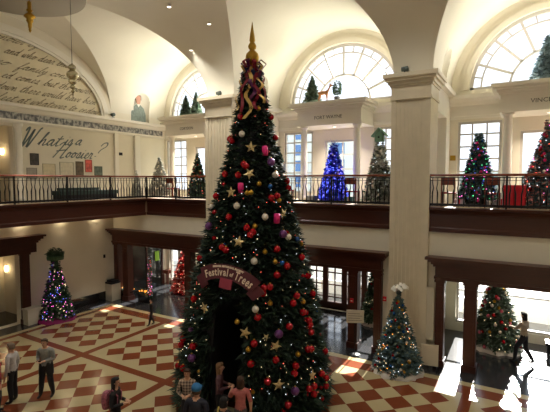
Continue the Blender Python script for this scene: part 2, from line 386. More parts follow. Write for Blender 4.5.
# ------------------------------------------------------------------ piers
for pi_, (x0, x1) in enumerate(PIERS):
    w = x1-x0; lab = ['cream fluted square pier behind the tall dark tree', 'tall cream fluted square pier right of the tall dark tree', 'cream fluted square pier beyond the right side of the frame'][pi_]
    o = struct(empty('wall_pier_%d' % (pi_+1), (x0+w/2, 14.4, 0)))
    h = w/2
    s_ = MB()
    s_.box(-h+.02, h-.02, .04, 1.25, .5, 8.8)
    nfl = 7; e = .16; pw = (w-2*e)/nfl
    s_.box(-h, -h+e, 0, 1.25, .5, 8.8); s_.box(h-e, h, 0, 1.25, .5, 8.8)
    for k in range(nfl):
        xx = -h+e+pw*k; s_.box(xx+pw*.72, xx+pw, 0.012, .05, .6, 8.7)
    s_.build('shaft', stone, o)
    MB().box(-h-.05, h+.05, -.05, 1.3, 0, .5).build('plinth', granite if False else stone, o)
    c = MB()
    for dz0, dz1, ov in ((8.72, 8.8, .04), (8.8, 9.15, .01), (9.15, 9.22, .05), (9.22, 9.33, .1), (9.33, 9.42, .18), (9.42, 9.55, .24)):
        c.box(-h-ov, h+ov, -ov, 1.25+ov, dz0, dz1)
    c.build('capital', stone, o)
    # cross wall behind the pier : beam + rear pilaster
    b = MB(); b.box(-h, h, 1.25, 3.9, 8.45, 9.5); b.box(-h-.2, h+.2, 1.25, 3.9, 9.3, 9.5); b.box(-h, h, 3.1, 3.9, ZB-.01, 8.45); b.build('cross_beam', white, o)
    struct(MB().box(x0, x1, 15.65, YW, 9.5, 9.56).build('ceiling_soffit_%d' % pi_, cream))
    # lower walls between bays
    struct(MB().box(x0, x1, 15.65, YW, 0, 4.4).build('wall_partition', cream))
# arcade wall above lower openings + fascia
CPW = [(0, 0), (.1, 0), (.12, .1), (.05, .12), (.05, .5), (.12, .54), (.28, .66), (.34, .76), (0, .76)]
for bi, (xa, xb) in enumerate([(XL, -12.0), (-10.6, -4.0), (-2.74, 3.86)]):
    struct(MB().box(xa, xb, 14.6, 14.85, 2.86, 4.4).build('wall_far_lower', cream))
    x2 = -15.8 if bi == 0 else xa
    m_ = MB(); m_.prism([(0, 4.4), (.06, 4.4), (.06, 4.52), (.02, 4.56), (.02, 4.98), (.05, 5.0), (.08, 5.1), (.16, 5.14), (.16, 5.2), (-.15, 5.2), (-.15, 4.4)], lambda a, b, d: (d, 14.6-a, b), x2, xb)
    struct(m_.build('trim_balcony_fascia', wood))
m_ = MB(); m_.prism([(0, 4.4), (.06, 4.4), (.06, 4.52), (.02, 4.56), (.02, 4.98), (.05, 5.0), (.08, 5.1), (.16, 5.14), (.16, 5.2), (-.15, 5.2), (-.15, 4.4)], lambda a, b, d: (-15.8+a, d, b), -.3, 14.44)
struct(m_.build('trim_balcony_fascia', wood))
# ------------------------------------------------------------------ wooden entrance surrounds
slab = {0: 'far left entrance beside the white bin', 1: 'middle entrance with glazed doors behind', 2: 'right entrance with the walking woman inside'}
for bi, (xc, r) in enumerate(BAYS):
    o = empty('entrance_surround', (xc, 14.6, 0), 'dark mahogany surround with heavy cornice, %s' % slab[bi], 'doorway', None)
    half = 3.05 if bi else 3.0
    e = MB(); e.box(-half, half, -.22, .3, 2.86, 3.3); e.box(-half-.03, half+.03, -.25, .3, 2.9, 2.98); e.build('entablature', wood, o)
    e = MB()
    for z0, z1, ov in ((3.3, 3.38, .06), (3.38, 3.46, .12), (3.46, 3.54, .2), (3.54, 3.62, .28)): e.box(-half-(ov if bi else min(ov, .14)), half+min(ov, .2), -.22-ov, .25, z0, z1)
    e.build('cornice', wood, o)
    for x, w in ((-2.0, .36), (2.0, .36), (-2.9, .26), (2.9, .26)):
        p = MB(); hw = w/2
        if bi == 0 and x < 0: x = -2.85 if x < -2.5 else -2.15
        p.box(x-hw, x+hw, -.16, .2, .0, 2.78); p.box(x-hw-.04, x+hw+.04, -.2, .24, 2.78, 2.86); p.box(x-hw-.04, x+hw+.04, -.2, .24, 0, .22)
        p.box(x-hw*.6, x+hw*.6, -.175, -.16, .35, 2.65)
        p.build('post', wood, o)
    struct(MB().box(xc+half, (-12.0, -4.0, 3.86)[bi], 14.6, 14.85, 0, 2.86).build('wall_far_lower', cream))
    if bi: struct(MB().box((-10.6, -2.74)[bi-1], xc-half, 14.6, 14.85, 0, 2.86).build('wall_far_lower', cream))
# left door surround
o = empty('entrance_surround', (XL, 8.4, 0), 'dark mahogany door surround on the left wall at the frame edge', 'doorway')
e = MB(); e.box(0, .22, -2.05, 2.05, 3.0, 3.4); e.build('entablature', wood, o)
e = MB()
for z0, z1, ov in ((3.4, 3.48, .06), (3.48, 3.56, .12), (3.56, 3.66, .2), (3.66, 3.74, .28)): e.box(0, .22+ov, -2.05-ov, 2.05+ov, z0, z1)
e.build('cornice', wood, o)
for y in (-1.6, 1.6):
    p = MB(); p.box(0, .16, y-.17, y+.17, 0, 2.92); p.box(0, .2, y-.21, y+.21, 2.92, 3.0); p.box(0, .2, y-.21, y+.21, 0, .2); p.build('post', wood, o)
# column of the upper gallery opening
o = empty('column', (XL+.15, 9.9, ZB), 'slim white column on the balcony left of the big question lettering', 'column')
MB().lathe([(.17, 0), (.17, .12), (.13, .2), (.12, 3.0), (.16, 3.08), (.18, 3.2)], n=20).build('shaft', white, o)
# ------------------------------------------------------------------ porticos
names = ['CORYDON', 'FORT WAYNE', 'VINCENNES']
lettering = mat('grey_lettering', srgb(95, 88, 78), .6)
for bi, (xc, r) in enumerate(BAYS):
    hb = 1.45
    o = empty('portico', (xc, 16.7, ZB), 'white portico lettered %s on the balcony' % names[bi], 'portico')
    e = MB(); e.box(-hb, hb, 0, 1.6, 3.2, 3.82); e.box(-hb-.03, hb+.03, -.03, 1.55, 3.19, 3.28); ent = e.build('entablature', white, o)
    e = MB()
    for z0, z1, ov in ((3.78, 3.86, .06), (3.86, 3.95, .12), (3.95, 4.03, .24), (4.03, 4.15, .3)): e.box(-hb-ov, hb+ov, -ov, 1.6, z0, z1)
    e.build('cornice', white, o)
    for x in (-1.21, 1.21):
        MB().lathe([(.2, 0), (.2, .1), (.16, .16), (.15, .25), (.155, 1.3), (.13, 3.0), (.13, 3.04), (.17, 3.1), (.19, 3.12), (.19, 3.2)], (x, .2, 0), n=20).build('column', white, o)
    text_mesh('lettering', names[bi], .2, lettering, ent, loc=(0, -.006, 3.45), rot=(PI/2, 0, 0), width=.125*len(names[bi]))
# ------------------------------------------------------------------ railings
def baluster():
    m = MB(); m.tube([(0, 0, 0), (0, 0, .2), (.0, 0, .45), (.03, 0, .62), (.0, 0, .8), (0, 0, .97)], [.02, .02, .026, .017, .015, .015], 5)
    return m
bal0 = None
def railing(p0, p1, label, base=ZB):
    global bal0
    p0 = Vector((*p0, base)); p1 = Vector((*p1, base)); d = p1-p0; L = d.length; rz = math.atan2(d.y, d.x)
    o = empty('balcony_railing', p0, label, 'railing', None, rz)
    MB().prism([(-.045, 1.0), (.045, 1.0), (.055, 1.04), (.03, 1.075), (-.03, 1.075), (-.055, 1.04)], lambda a, b, dd: (dd, a, b), 0, L).build('handrail', wood2, o)
    f = MB(); f.box(0, L, -.015, .015, .95, .975); f.box(0, L, -.015, .015, .86, .875); f.build('top_rail', darkm, o)
    MB().box(0, L, -.025, .025, .05, .13).build('bottom_rail', darkm, o)
    n = int(L/.155)
    for k in range(n):
        x = (k+.5)*L/n
        if bal0 is None: b = baluster().build('baluster', darkm, o); bal0 = b
        else: b = bal0.copy(); C.objects.link(b); b.parent = o
        b.location = (x, 0, .04); b.scale = (-1 if k % 2 else 1, 1, .94)
    for x in [0]+[L*k/round(L/2.2) for k in range(1, round(L/2.2))]+[L]:
        MB().box(x-.025, x+.025, -.025, .025, 0, 1.0).build('post', darkm, o)
    return o
railing((-15.8, 0.2), (-15.8, 14.55), 'long balcony railing in front of the question lettering wall')
railing((-15.8, 14.55), (-12.0, 14.55), 'short balcony railing between the corner and the tall dark tree')
railing((-10.6, 14.55), (-4.0, 14.55), 'balcony railing in front of the blue-lit tree')
railing((-2.74, 14.55), (3.86, 14.55), 'balcony railing right of the tall fluted pier')

GL = {'a': (1.1, [[(0,.1),(.3,.7),(.75,.95),(.35,.9),(.15,.45),(.3,.03),(.6,.25),(.8,.95),(.75,.3),(.85,0),(1.1,.12)]]),
'b': (1.0, [[(0,.1),(.35,1.2),(.48,1.9),(.32,1.9),(.25,1.0),(.25,.2),(.45,0),(.75,.3),(.65,.85),(.45,.8),(.7,.7),(1.0,.75)]]),
'c': (.9, [[(0,.1),(.2,.6),(.55,.97),(.68,.8),(.45,.95),(.2,.5),(.35,.05),(.65,.05),(.9,.2)]]),
'd': (1.1, [[(0,.1),(.25,.7),(.7,.95),(.3,.9),(.12,.4),(.3,.03),(.6,.3),(.88,1.95),(.72,.4),(.85,0),(1.1,.12)]]),
'e': (.85, [[(0,.1),(.35,.4),(.6,.75),(.45,.98),(.22,.6),(.3,.1),(.55,.03),(.85,.2)]]),
'f': (.8, [[(0,.1),(.35,.9),(.62,1.8),(.45,1.97),(.3,1.2),(.15,-.8),(.35,-.95),(.42,-.2),(.3,.1),(.8,.2)]]),
'g': (1.0, [[(0,.1),(.25,.7),(.7,.95),(.3,.9),(.15,.4),(.35,.05),(.65,.4),(.75,.95),(.6,-.6),(.35,-.95),(.2,-.6),(.6,-.1),(1.0,.15)]]),
'h': (1.05, [[(0,.1),(.35,1.2),(.52,1.9),(.35,1.9),(.25,1.0),(.2,0),(.3,.5),(.6,.95),(.7,.6),(.68,.1),(.8,0),(1.05,.12)]]),
'i': (.6, [[(0,.1),(.3,.95),(.22,.3),(.32,0),(.6,.12)],[(.34,1.35),(.4,1.42)]]),
'l': (.6, [[(0,.1),(.35,1.2),(.47,1.9),(.3,1.85),(.22,.8),(.25,.1),(.4,0),(.6,.12)]]),
'm': (1.25, [[(0,.1),(.2,.9),(.2,0),(.3,.6),(.5,.95),(.55,.5),(.52,0),(.62,.6),(.85,.95),(.9,.4),(.97,.02),(1.25,.12)]]),
'n': (1.0, [[(0,.1),(.2,.9),(.2,0),(.3,.6),(.55,.95),(.65,.5),(.65,.1),(.75,0),(1.0,.12)]]),
'o': (.95, [[(0,.1),(.2,.6),(.5,.95),(.2,.8),(.12,.35),(.35,.02),(.65,.35),(.55,.85),(.6,.8),(.95,.75)]]),
'p': (.95, [[(0,.1),(.3,.95),(.12,-.9),(.25,.3),(.5,.95),(.75,.6),(.6,.05),(.35,.1),(.95,.12)]]),
'r': (.85, [[(0,.1),(.25,1.02),(.35,.85),(.6,.88),(.5,.3),(.58,0),(.85,.12)]]),
's': (.8, [[(0,.1),(.4,1.05),(.55,.5),(.4,.02),(.15,.1),(.45,0),(.8,.12)]]),
't': (.7, [[(0,.1),(.35,1.0),(.47,1.65),(.3,.4),(.4,0),(.7,.12)],[(.05,1.15),(.4,1.12),(.85,1.22)]]),
'u': (1.0, [[(0,.1),(.2,.95),(.15,.3),(.3,0),(.6,.4),(.72,.95),(.65,.2),(.75,0),(1.0,.12)]]),
'v': (.95, [[(0,.1),(.2,.9),(.35,.1),(.45,.05),(.7,.85),(.95,.75)]]),
'w': (1.2, [[(0,.1),(.15,.95),(.12,.2),(.3,0),(.5,.5),(.55,.9),(.52,.2),(.7,0),(.95,.5),(.9,.95),(1.2,.8)]]),
'y': (.95, [[(0,.1),(.2,.95),(.2,.3),(.4,.1),(.7,.9),(.55,-.6),(.3,-.95),(.2,-.6),(.6,-.1),(.95,.15)]]),
'W': (2.0, [[(0,1.65),(.12,2.0),(.32,1.9),(.3,.9),(.3,0),(.75,1.1),(1.0,1.9),(.9,.8),(.95,0),(1.4,1.1),(1.75,2.0),(1.95,2.02)]]),
'H': (1.45, [[(0,1.6),(.2,1.95),(.5,2.0),(.35,1.0),(.1,0)],[(1.4,2.05),(1.1,1.0),(.98,.1),(1.15,0),(1.4,.12)],[(.05,.85),(.6,.98),(1.25,1.1)]]),
'?': (.9, [[(.1,1.5),(.25,1.95),(.65,2.0),(.75,1.5),(.4,1.0),(.3,.5)],[(.2,.08),(.26,.0)]]),
"'": (.3, [[(.15,1.9),(.1,1.6)]]), ',': (.4, [[(.12,.05),(.05,-.25)]]), ' ': (.75, [])}
def script_text(name, body, width, xh, m, parent, loc, rot, shear=.5, wmin=.03, wmax=.14):
    """joined handwriting drawn with a broad pen; one flat mesh"""
    mb = MB(); x = 0; S3 = []
    for ch in body:
        adv, st = GL[ch]
        for s_ in st: S3.append([(x+a, b) for a, b in s_])
        x += adv
    sx = width/(x*xh)
    for pts in S3:
        q = []
        for i in range(len(pts)-1):
            p0 = pts[max(i-1, 0)]; p1_ = pts[i]; p2_ = pts[i+1]; p3_ = pts[min(i+2, len(pts)-1)]
            for k in range(5):
                t = k/5; q.append(tuple(.5*((2*p1_[c])+(-p0[c]+p2_[c])*t+(2*p0[c]-5*p1_[c]+4*p2_[c]-p3_[c])*t*t+(-p0[c]+3*p1_[c]-3*p2_[c]+p3_[c])*t**3) for c in (0, 1)))
        q.append(pts[-1]); q = [Vector(((a+b*shear)*xh*sx, b*xh)) for a, b in q]; L_ = []; Rr = []
        for i, c in enumerate(q):
            d = q[min(i+1, len(q)-1)]-q[max(i-1, 0)]
            if d.length < 1e-6: d = Vector((1, 0))
            d.normalize(); nrm = Vector((-d.y, d.x)); w = (wmin+(wmax-wmin)*abs(d.x*.5-d.y*.87)**1.5)*xh*.5
            L_.append(c+nrm*w); Rr.append(c-nrm*w)
        n = len(q); mb.add([(p.x, p.y, 0) for p in L_]+[(p.x, p.y, 0) for p in Rr], [(i, i+1, n+i+1, n+i) for i in range(n-1)])
    o = mb.build(name, m, parent, fix=False); so_ = o.modifiers.new('s', 'SOLIDIFY'); so_.thickness = .004; o.location = loc; o.rotation_euler = rot; return o
# ------------------------------------------------------------------ ceiling medallion + pendants
taupe = mat('taupe_plaster', srgb(150, 140, 126), .85)
tag(MB().lathe([(2.28, 0), (2.3, .05), (2.2, .12), (.02, .13)], (0, 0, 0), 64).build('ceiling_medallion', taupe, loc=(-15.4, 8.4, 12.52)), 'large dark round disc set in the ceiling at the top left', 'ceiling medallion')
def pendant(x, y, zt, prof, m, label):
    o = empty('hanging_ornament', (x, y, zt), label, 'hanging ornament', None)
    a = MB(); a.tube([(0, 0, 0), (0, 0, 12.5-zt)], .008, 5); a.build('cord', darkm, o)
    b = MB(); b.lathe(prof[::-1], n=20); b.build('finial', m, o)
    return o
champagne = mat('champagne_metal', srgb(205, 195, 160), .25, .75)
pendant(-15.5, 9.0, 12.45, [(.03, 0), (.07, -.05), (.07, -.3), (.12, -.34), (.05, -.4), (.17, -.5), (.2, -.56), (.1, -.64), (.12, -.7), (.07, -.78), (.06, -.9), (.04, -.98), (.05, -1.02), (.01, -1.1)], brass, 'gold turned finial hanging from the round ceiling disc')
pr = []
for zc, r in ((-.14, .13), (-.38, .19), (-.6, .13), (-.78, .09), (-.92, .06)):
    for k in range(7): a = PI*k/6; pr.append((max(.025, r*math.sin(a)), zc+r*.85*math.cos(a)))
pr.append((.005, -1.12))
pendant(-13.15, 9.0, 9.95, [(.02, 0)]+pr, champagne, 'pale gold stack of balls hanging in front of the manuscript lunette')
# ------------------------------------------------------------------ manuscript lunette
parch = mat('parchment_mural', srgb(222, 210, 180), .8, noise=.06, nscale=1.2)
ink = mat('brown_ink', srgb(74, 58, 44), .8)
o = empty('manuscript_mural', (XL-.1, YC, 9.2), 'parchment lunette mural covered with handwritten script', 'mural')
m_ = MB(); m_.prism([(5.34*math.cos(PI*k/40), 3.09*math.sin(PI*k/40)) for k in range(41)], lambda a, b, d: (d, a, b), -.1, 0); m_.build('parchment', parch, o)
for t, a, b, z in [('and who dear this', .5, 3.3, 2.02), ("family constan'", 1.0, 3.95, 1.5), ('ed comes, but the power', .35, 4.45, 1.02), ('down there would have been', .1, 4.7, .55), ('feet at whatever to endow', .1, 4.85, .1),
                   ('when they were there', -3.3, .2, 2.05), ('of the company so', -4.2, .6, 1.52), ('and our own people as it', -4.6, .05, 1.04), ('it was written in that', -4.8, -.2, .57), ('and so it went on from the', -4.9, -.2, .12), ('to the honour of', -1.6, 1.9, 2.52)]:
    script_text('handwriting', t, b-a, .17, ink, o, (.006, a, z), (PI/2, 0, PI/2), .9, .05, .2)
# photographic frieze
def frieze_mat():
    m = mat('black_and_white_crowd_photograph', (.4, .4, .4), .7); nt = m.node_tree; bs = nt.nodes['Principled BSDF']
    tc = nt.nodes.new('ShaderNodeTexCoord'); mp = nt.nodes.new('ShaderNodeMapping'); mp.inputs['Scale'].default_value = (1, 7, 5)
    n = nt.nodes.new('ShaderNodeTexNoise'); n.inputs['Scale'].default_value = 1.1; n.inputs['Detail'].default_value = 5
    r = nt.nodes.new('ShaderNodeValToRGB'); r.color_ramp.elements[0].position = .42; r.color_ramp.elements[0].color = (.13, .13, .135, 1); r.color_ramp.elements[1].position = .62; r.color_ramp.elements[1].color = (.5, .48, .44, 1)
    nt.links.new(tc.outputs['Object'], mp.inputs[0]); nt.links.new(mp.outputs[0], n.inputs['Vector']); nt.links.new(n.outputs['Fac'], r.inputs['Fac']); nt.links.new(r.outputs['Color'], bs.inputs['Base Color'])
    return m
tag(MB().box(XL+.04, XL+.05, 3, 18.1, 8.58, 8.86).build('photograph_frieze', frieze_mat()), 'long black and white photograph strip under the manuscript lunette', 'photograph')
# big question on the wall
grayink = mat('slate_lettering', srgb(100, 112, 112), .7)
QW = empty('wall_lettering', (XL+.006, 11.9, ZB), 'large slate script reading What is a Hoosier? on the cream wall', 'lettering')
def tx(body, y0, y1, z, xh): script_text('script_lettering', body, (y1-y0)-.5*xh, xh, grayink, QW, (0, y0-11.9, z-ZB), (PI/2, 0, PI/2), .6, .1, .28)
tx('W', 9.98, 10.85, 7.46, .42); tx('hat', 10.75, 11.85, 7.6, .29); tx('is', 11.98, 12.5, 7.68, .27); tx('a', 12.52, 12.98, 7.72, .26)
tx('H', 11.4, 12.15, 7.08, .35); tx('oosier', 12.02, 13.55, 7.11, .27); tx('?', 13.5, 14.1, 7.22, .35)
def picture(y0, y1, z0, z1, col, label, m2=None, x=XL):
    o = empty('picture', (x+.01, (y0+y1)/2, z0), label, 'picture')
    h = (y1-y0)/2; f = MB(); hh = z1-z0; t = .03
    f.box(0, .02, -h, -h+t, 0, hh); f.box(0, .02, h-t, h, 0, hh); f.box(0, .02, -h+t, h-t, 0, t); f.box(0, .02, -h+t, h-t, hh-t, hh); f.build('frame', mat('picture_frame', [c*.7 for c in col], .6), o)
    MB().box(.0, .008, -h+t, h-t, t, hh-t).build('image', mat('printed_picture', col, .6, noise=(.5 if sum(col) < 1 else .12), nscale=7), o)
picture(10.42, 10.8, 6.72, 7.22, srgb(70, 66, 62), 'small dark portrait photo below the W lettering')
picture(10.25, 10.7, 6.1, 6.6, srgb(165, 158, 145), 'grey photo at the bottom left of the lettering wall')
picture(10.95, 11.55, 6.1, 6.8, srgb(214, 200, 165), 'pale sepia document print left of centre on the lettering wall')
picture(11.75, 12.45, 6.1, 6.9, srgb(216, 205, 178), 'large faint document print in the middle of the lettering wall')
picture(12.55, 12.95, 6.3, 6.95, srgb(110, 92, 72), 'brown portrait print right of centre on the lettering wall')
picture(13.05, 13.42, 6.45, 7.05, srgb(205, 90, 78), 'red poster under the question mark')
picture(13.55, 14.0, 6.3, 6.75, srgb(100, 110, 96), 'small green landscape print at the right end of the lettering wall')
tag(MB().box(XL, XL+.03, 15.05, 15.25, 7.35, 7.5).build('thermostat', darkm), 'small dark thermostat on the cream wall right of the lettering', 'thermostat')
# pilaster strips on the left gallery wall
struct(MB().box(XL, XL+.12, 14.72, 14.95, ZB, 8.45).build('trim_left_pilaster', white)); struct(MB().box(XL, XL+.14, 16.0, 16.35, ZB, 8.45).build('trim_left_pilaster', white))
# niche figure (a flat painted cut-out of a standing person)
skin_p = mat('painted_skin', srgb(190, 140, 118), .7); coat_p = mat('painted_coat', srgb(120, 132, 122), .7, noise=.25, nscale=9); hair_p = mat('painted_hair', srgb(140, 128, 120), .7)
o = empty('portrait_cutout', (XL-.02, 16.4, 9.2), 'painted cut-out portrait of a person in a grey-green coat standing in the arched wall niche', 'portrait')
P = lambda a, b, d: (d, a, b)
m_ = MB(); m_.prism([(-.52, 0), (.5, 0), (.5, .45), (.36, .78), (.12, .95), (-.12, .95), (-.36, .8), (-.5, .5)], P, 0, .03); m_.build('coat', coat_p, o)
m_ = MB(); m_.prism([(-.15, 1.08), (-.17, 1.3), (-.12, 1.43), (.1, 1.46), (.17, 1.3), (.14, 1.1), (.08, .96), (-.05, .94)], P, .0, .035); m_.build('face', skin_p, o)
m_ = MB(); m_.prism([(-.19, 1.15), (-.2, 1.38), (-.1, 1.52), (.1, 1.53), (.2, 1.4), (.19, 1.2), (.15, 1.36), (.02, 1.43), (-.14, 1.36)], P, .0, .04); m_.build('hair', hair_p, o)
m_ = MB(); m_.prism([(-.1, .95), (0, .8), (.1, .95), (.04, .97), (-.04, .97)], P, 0, .04); m_.build('collar', white, o)
# ------------------------------------------------------------------ foliage helpers
def fmat(name, col, rough=.7, v=.35): return mat(name, col, rough, noise=v, nscale=14)
def tree_r(z, h, r, top=.05):     # conifer profile
    t = max(0, min(1, z/h)); return max(top*r, r*(1-t)**.92)
def foliage_mesh(h, r, n, L, w, droop=.25, prof=None, skip=None, z0=.1, seed=1, blades=5, up=.0, inner=.25):
    rnd = random.Random(seed); mb = MB(); prof = prof or (lambda z: tree_r(z, h, r))
    k = 0
    while k < n:
        z = z0+(h-z0)*(1-math.sqrt(rnd.random())) if rnd.random() < .8 else z0+(h-z0)*rnd.random()
        a = rnd.random()*2*PI
        R0 = prof(z)
        if skip and skip(a, z): k += 1; continue
        rr = R0*(1-inner*rnd.random()**1.6)
        l = L*(.7+.6*rnd.random())*(.45+.55*R0/r)
        c = Vector((rr*math.cos(a), rr*math.sin(a), z))
        d0 = Vector((math.cos(a), math.sin(a), up-droop*rnd.random()*1.6)).normalized()
        base = c-d0*l*.8
        side = Vector((-math.sin(a), math.cos(a), 0))
        for b in range(blades):
            t = b/(blades-1)-.5
            d = (d0+side*t*1.7+Vector((0, 0, rnd.uniform(-.35, .45)))).normalized()
            s0 = base+d0*l*(.3+.5*rnd.random())
            tip = s0+d*l*(.6+.4*rnd.random()); pw = d.cross(Vector((rnd.uniform(-1, 1), rnd.uniform(-1, 1), 1))).normalized()*w*(.6+.7*rnd.random())
            mid = s0+(tip-s0)*.45
            o = len(mb.v); mb.v += [tuple(s0), tuple(mid+pw), tuple(tip), tuple(mid-pw)]; mb.f.append([o, o+1, o+2, o+3]); mb.mi.append(1 if rnd.random() < .3 else 0); mb.smooth.append(False)
        k += 1
    return mb
def core(mb, h, r, prof=None, f=.8, n=20):
    prof = prof or (lambda z: tree_r(z, h, r)); P_ = [(.01, .1)]+[(max(.01, f*prof(h*t)), h*t) for t in [.02+.93*i/12 for i in range(13)]]
    return mb.lathe(P_, n=n, sm=False)
def lights_mesh(h, r, n, sz, prof=None, skip=None, seed=3, z0=.15):
    rnd = random.Random(seed); mb = MB(); prof = prof or (lambda z: tree_r(z, h, r))
    for i in range(n):
        z = z0+(h*.97-z0)*(1-math.sqrt(rnd.random())); a = rnd.random()*2*PI
        if skip and skip(a, z): continue
        R0 = prof(z)*(.98+.08*rnd.random()); c = (R0*math.cos(a), R0*math.sin(a), z); s_ = sz*(.7+.6*rnd.random())
        mb.add([(c[0]+s_, c[1], c[2]), (c[0]-s_, c[1], c[2]), (c[0], c[1]+s_, c[2]), (c[0], c[1]-s_, c[2]), (c[0], c[1], c[2]+s_), (c[0], c[1], c[2]-s_)],
               [(0,2,4),(2,1,4),(1,3,4),(3,0,4),(2,0,5),(1,2,5),(3,1,5),(0,3,5)])
        mb.mi[-8:] = [i % 3]*8
    return mb
def glow(name, col, es): return mat(name, [c*.5 for c in col], .4, emit=col, es=es)
warmL = glow('warm_white_bulb', (1, .75, .42), 1.6); redL = glow('red_bulb', (1, .12, .08), 2.5); blueL = glow('blue_bulb', (.12, .18, 1), 2.2); greenL = glow('green_bulb', (.1, .9, .3), 2); coolL = glow('cool_white_bulb', (.8, .9, 1), 1.5); pinkL = glow('pink_bulb', (1, .15, .6), 2.5); orangeL = glow('orange_bulb', (1, .35, .04), 2.5)
def star_mb(r, t=.25):
    m = MB(); pts = [((r if k % 2 == 0 else r*.42)*math.sin(PI*k/5), (r if k % 2 == 0 else r*.42)*math.cos(PI*k/5)) for k in range(10)]
    vs = [(a, 0, b) for a, b in pts]+[(0, -r*t, 0), (0, r*t, 0)]
    return m.add(vs, [(k, (k+1) % 10, 10) for k in range(10)]+[((k+1) % 10, k, 11) for k in range(10)])
def small_tree(name, loc, h, r, cols, lights, label, cat='christmas tree', n=420, L=.22, w=.035, lsz=.016, nl=110, prof=None, skirt=None, orn=(), ng=0, ogroup='', seed=5, trunk=True, inner=.25, topper=None, osz=.05, droop=.25):
    o = empty(name, loc, label, cat)
    f = foliage_mesh(h, r, n, L, w, prof=prof, seed=seed, inner=inner, droop=droop); f.cur = 0; core(f, h, r, prof, .72)
    f.build('foliage', cols, o, fix=False)
    if nl: tag(lights_mesh(h, r, nl, lsz, prof, seed=seed).build('string_lights', lights, o, fix=False), kind='stuff')
    if trunk: MB().lathe([(.06, -.0), (.05, .35)], n=8).build('trunk', mat('bark', srgb(70, 50, 35), .9), o)
    if skirt:
        s_ = MB(); rnd = random.Random(seed); N = 40; rr = [r*1.06*(1+.07*rnd.uniform(-1, 1)) for _ in range(N)]; vs = []
        for q, z in ((1, .0), (.97, .09), (.8, .16), (.45, .2), (.05, .26)): vs += [(q*rr[k]*math.cos(2*PI*k/N), q*rr[k]*math.sin(2*PI*k/N), z+.02*rnd.uniform(-1, 1)*(z > 0)) for k in range(N)]
        s_.add(vs, [(i*N+k, i*N+(k+1) % N, (i+1)*N+(k+1) % N, (i+1)*N+k) for i in range(4) for k in range(N)]+[tuple(range(4*N, 5*N))], True); s_.build('tree_skirt', skirt, o)
    pf = prof or (lambda z: tree_r(z, h, r)); rnd = random.Random(seed+9)
    # ornaments face into the hall
    for i in range(ng):
        z = h*(.06+.84*(i+.5)/ng); a = -PI/2+rnd.uniform(-1.5, 1.5)*.95; R0 = pf(z)*1.02
        m, s2 = orn[i % len(orn)]
        p = (loc[0]+R0*math.cos(a), loc[1]+R0*math.sin(a), loc[2]+z)
        key = (m.name, s2)
        if key not in BAL:
            BAL[key] = MB().ball((0, 0, 0), s2, 8).lathe([(.2*s2, s2*.95), (.2*s2, s2*1.15)], n=6).build('bauble', m); b = BAL[key]
            b.location = p; tag(b, m.name.replace('_', ' ')+' bauble on the '+ogroup, 'ornament', m.name.replace('_', ' ')+' baubles on the '+ogroup)
        else: dup(BAL[key], p, m.name.replace('_', ' ')+' bauble on the '+ogroup, m.name.replace('_', ' ')+' baubles on the '+ogroup)
    return o
BAL = {}
# ------------------------------------------------------------------ the tall tree
TC = Vector((-6.5, 9.79, 0)); CAM = Vector((0, 0, 6.1))
PR = [(0, 2.02), (.4, 2.06), (1.5, 1.9), (2.6, 1.72), (3.6, 1.5), (4.6, 1.24), (5.5, 1.0), (6.5, .74), (7.2, .56), (7.8, .44), (8.3, .33), (8.9, .2), (9.1, .1)]
def tprof(z):
    for (a, ra), (b, rb) in zip(PR, PR[1:]):
        if z <= b: return ra+(rb-ra)*(z-a)/(b-a)
    return .12
AO = math.atan2(-9.79, 6.5)-math.radians(24)      # bearing of the walk-in opening
def ad(a): return (a-AO+PI) % (2*PI)-PI
OW, OH = .52, 3.15
def skip(a, z):
    if abs(ad(a)) > 1.2: return False
    s = abs(tprof(z)*math.sin(ad(a))); return z < OH and s < OW*(1 if z < OH-.5 else math.sqrt(max(0, 1-((z-OH+.5)/.5)**2)))
dk = fmat('dark_green_needles', (.009, .024, .011), .75); dk2 = fmat('deep_green_needles', (.02, .045, .02), .7)
tree = empty('christmas_tree', TC, 'towering dark green decorated tree with a walk-in archway', 'christmas tree')
f = foliage_mesh(9.05, 2.06, 9000, .36, .028, prof=tprof, skip=skip, seed=11, blades=6, inner=.14, droop=.3)
f.build('foliage', [dk, dk2], tree, fix=False)
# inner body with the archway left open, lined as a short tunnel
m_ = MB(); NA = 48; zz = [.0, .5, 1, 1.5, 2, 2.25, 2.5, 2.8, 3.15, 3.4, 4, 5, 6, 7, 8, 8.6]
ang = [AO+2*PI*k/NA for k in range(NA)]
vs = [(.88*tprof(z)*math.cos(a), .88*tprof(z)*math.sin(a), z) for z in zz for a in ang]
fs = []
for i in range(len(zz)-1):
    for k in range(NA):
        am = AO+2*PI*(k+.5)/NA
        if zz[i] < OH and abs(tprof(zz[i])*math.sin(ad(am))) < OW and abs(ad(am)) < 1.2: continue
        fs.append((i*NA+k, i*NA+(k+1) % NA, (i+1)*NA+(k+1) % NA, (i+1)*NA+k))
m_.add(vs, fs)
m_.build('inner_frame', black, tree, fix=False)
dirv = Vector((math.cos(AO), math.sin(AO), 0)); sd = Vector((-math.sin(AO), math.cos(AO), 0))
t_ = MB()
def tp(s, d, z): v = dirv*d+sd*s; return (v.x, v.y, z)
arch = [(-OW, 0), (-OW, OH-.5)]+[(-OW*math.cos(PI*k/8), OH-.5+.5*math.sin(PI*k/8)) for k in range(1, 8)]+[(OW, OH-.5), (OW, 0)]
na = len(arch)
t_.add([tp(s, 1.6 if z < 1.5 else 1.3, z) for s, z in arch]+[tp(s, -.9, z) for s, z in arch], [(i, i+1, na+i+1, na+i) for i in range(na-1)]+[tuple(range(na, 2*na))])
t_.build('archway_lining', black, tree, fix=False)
tag(lights_mesh(8.8, 2.06, 900, .011, tprof, skip, seed=21).build('string_lights', [warmL, coolL, redL], tree, fix=False), kind='stuff')
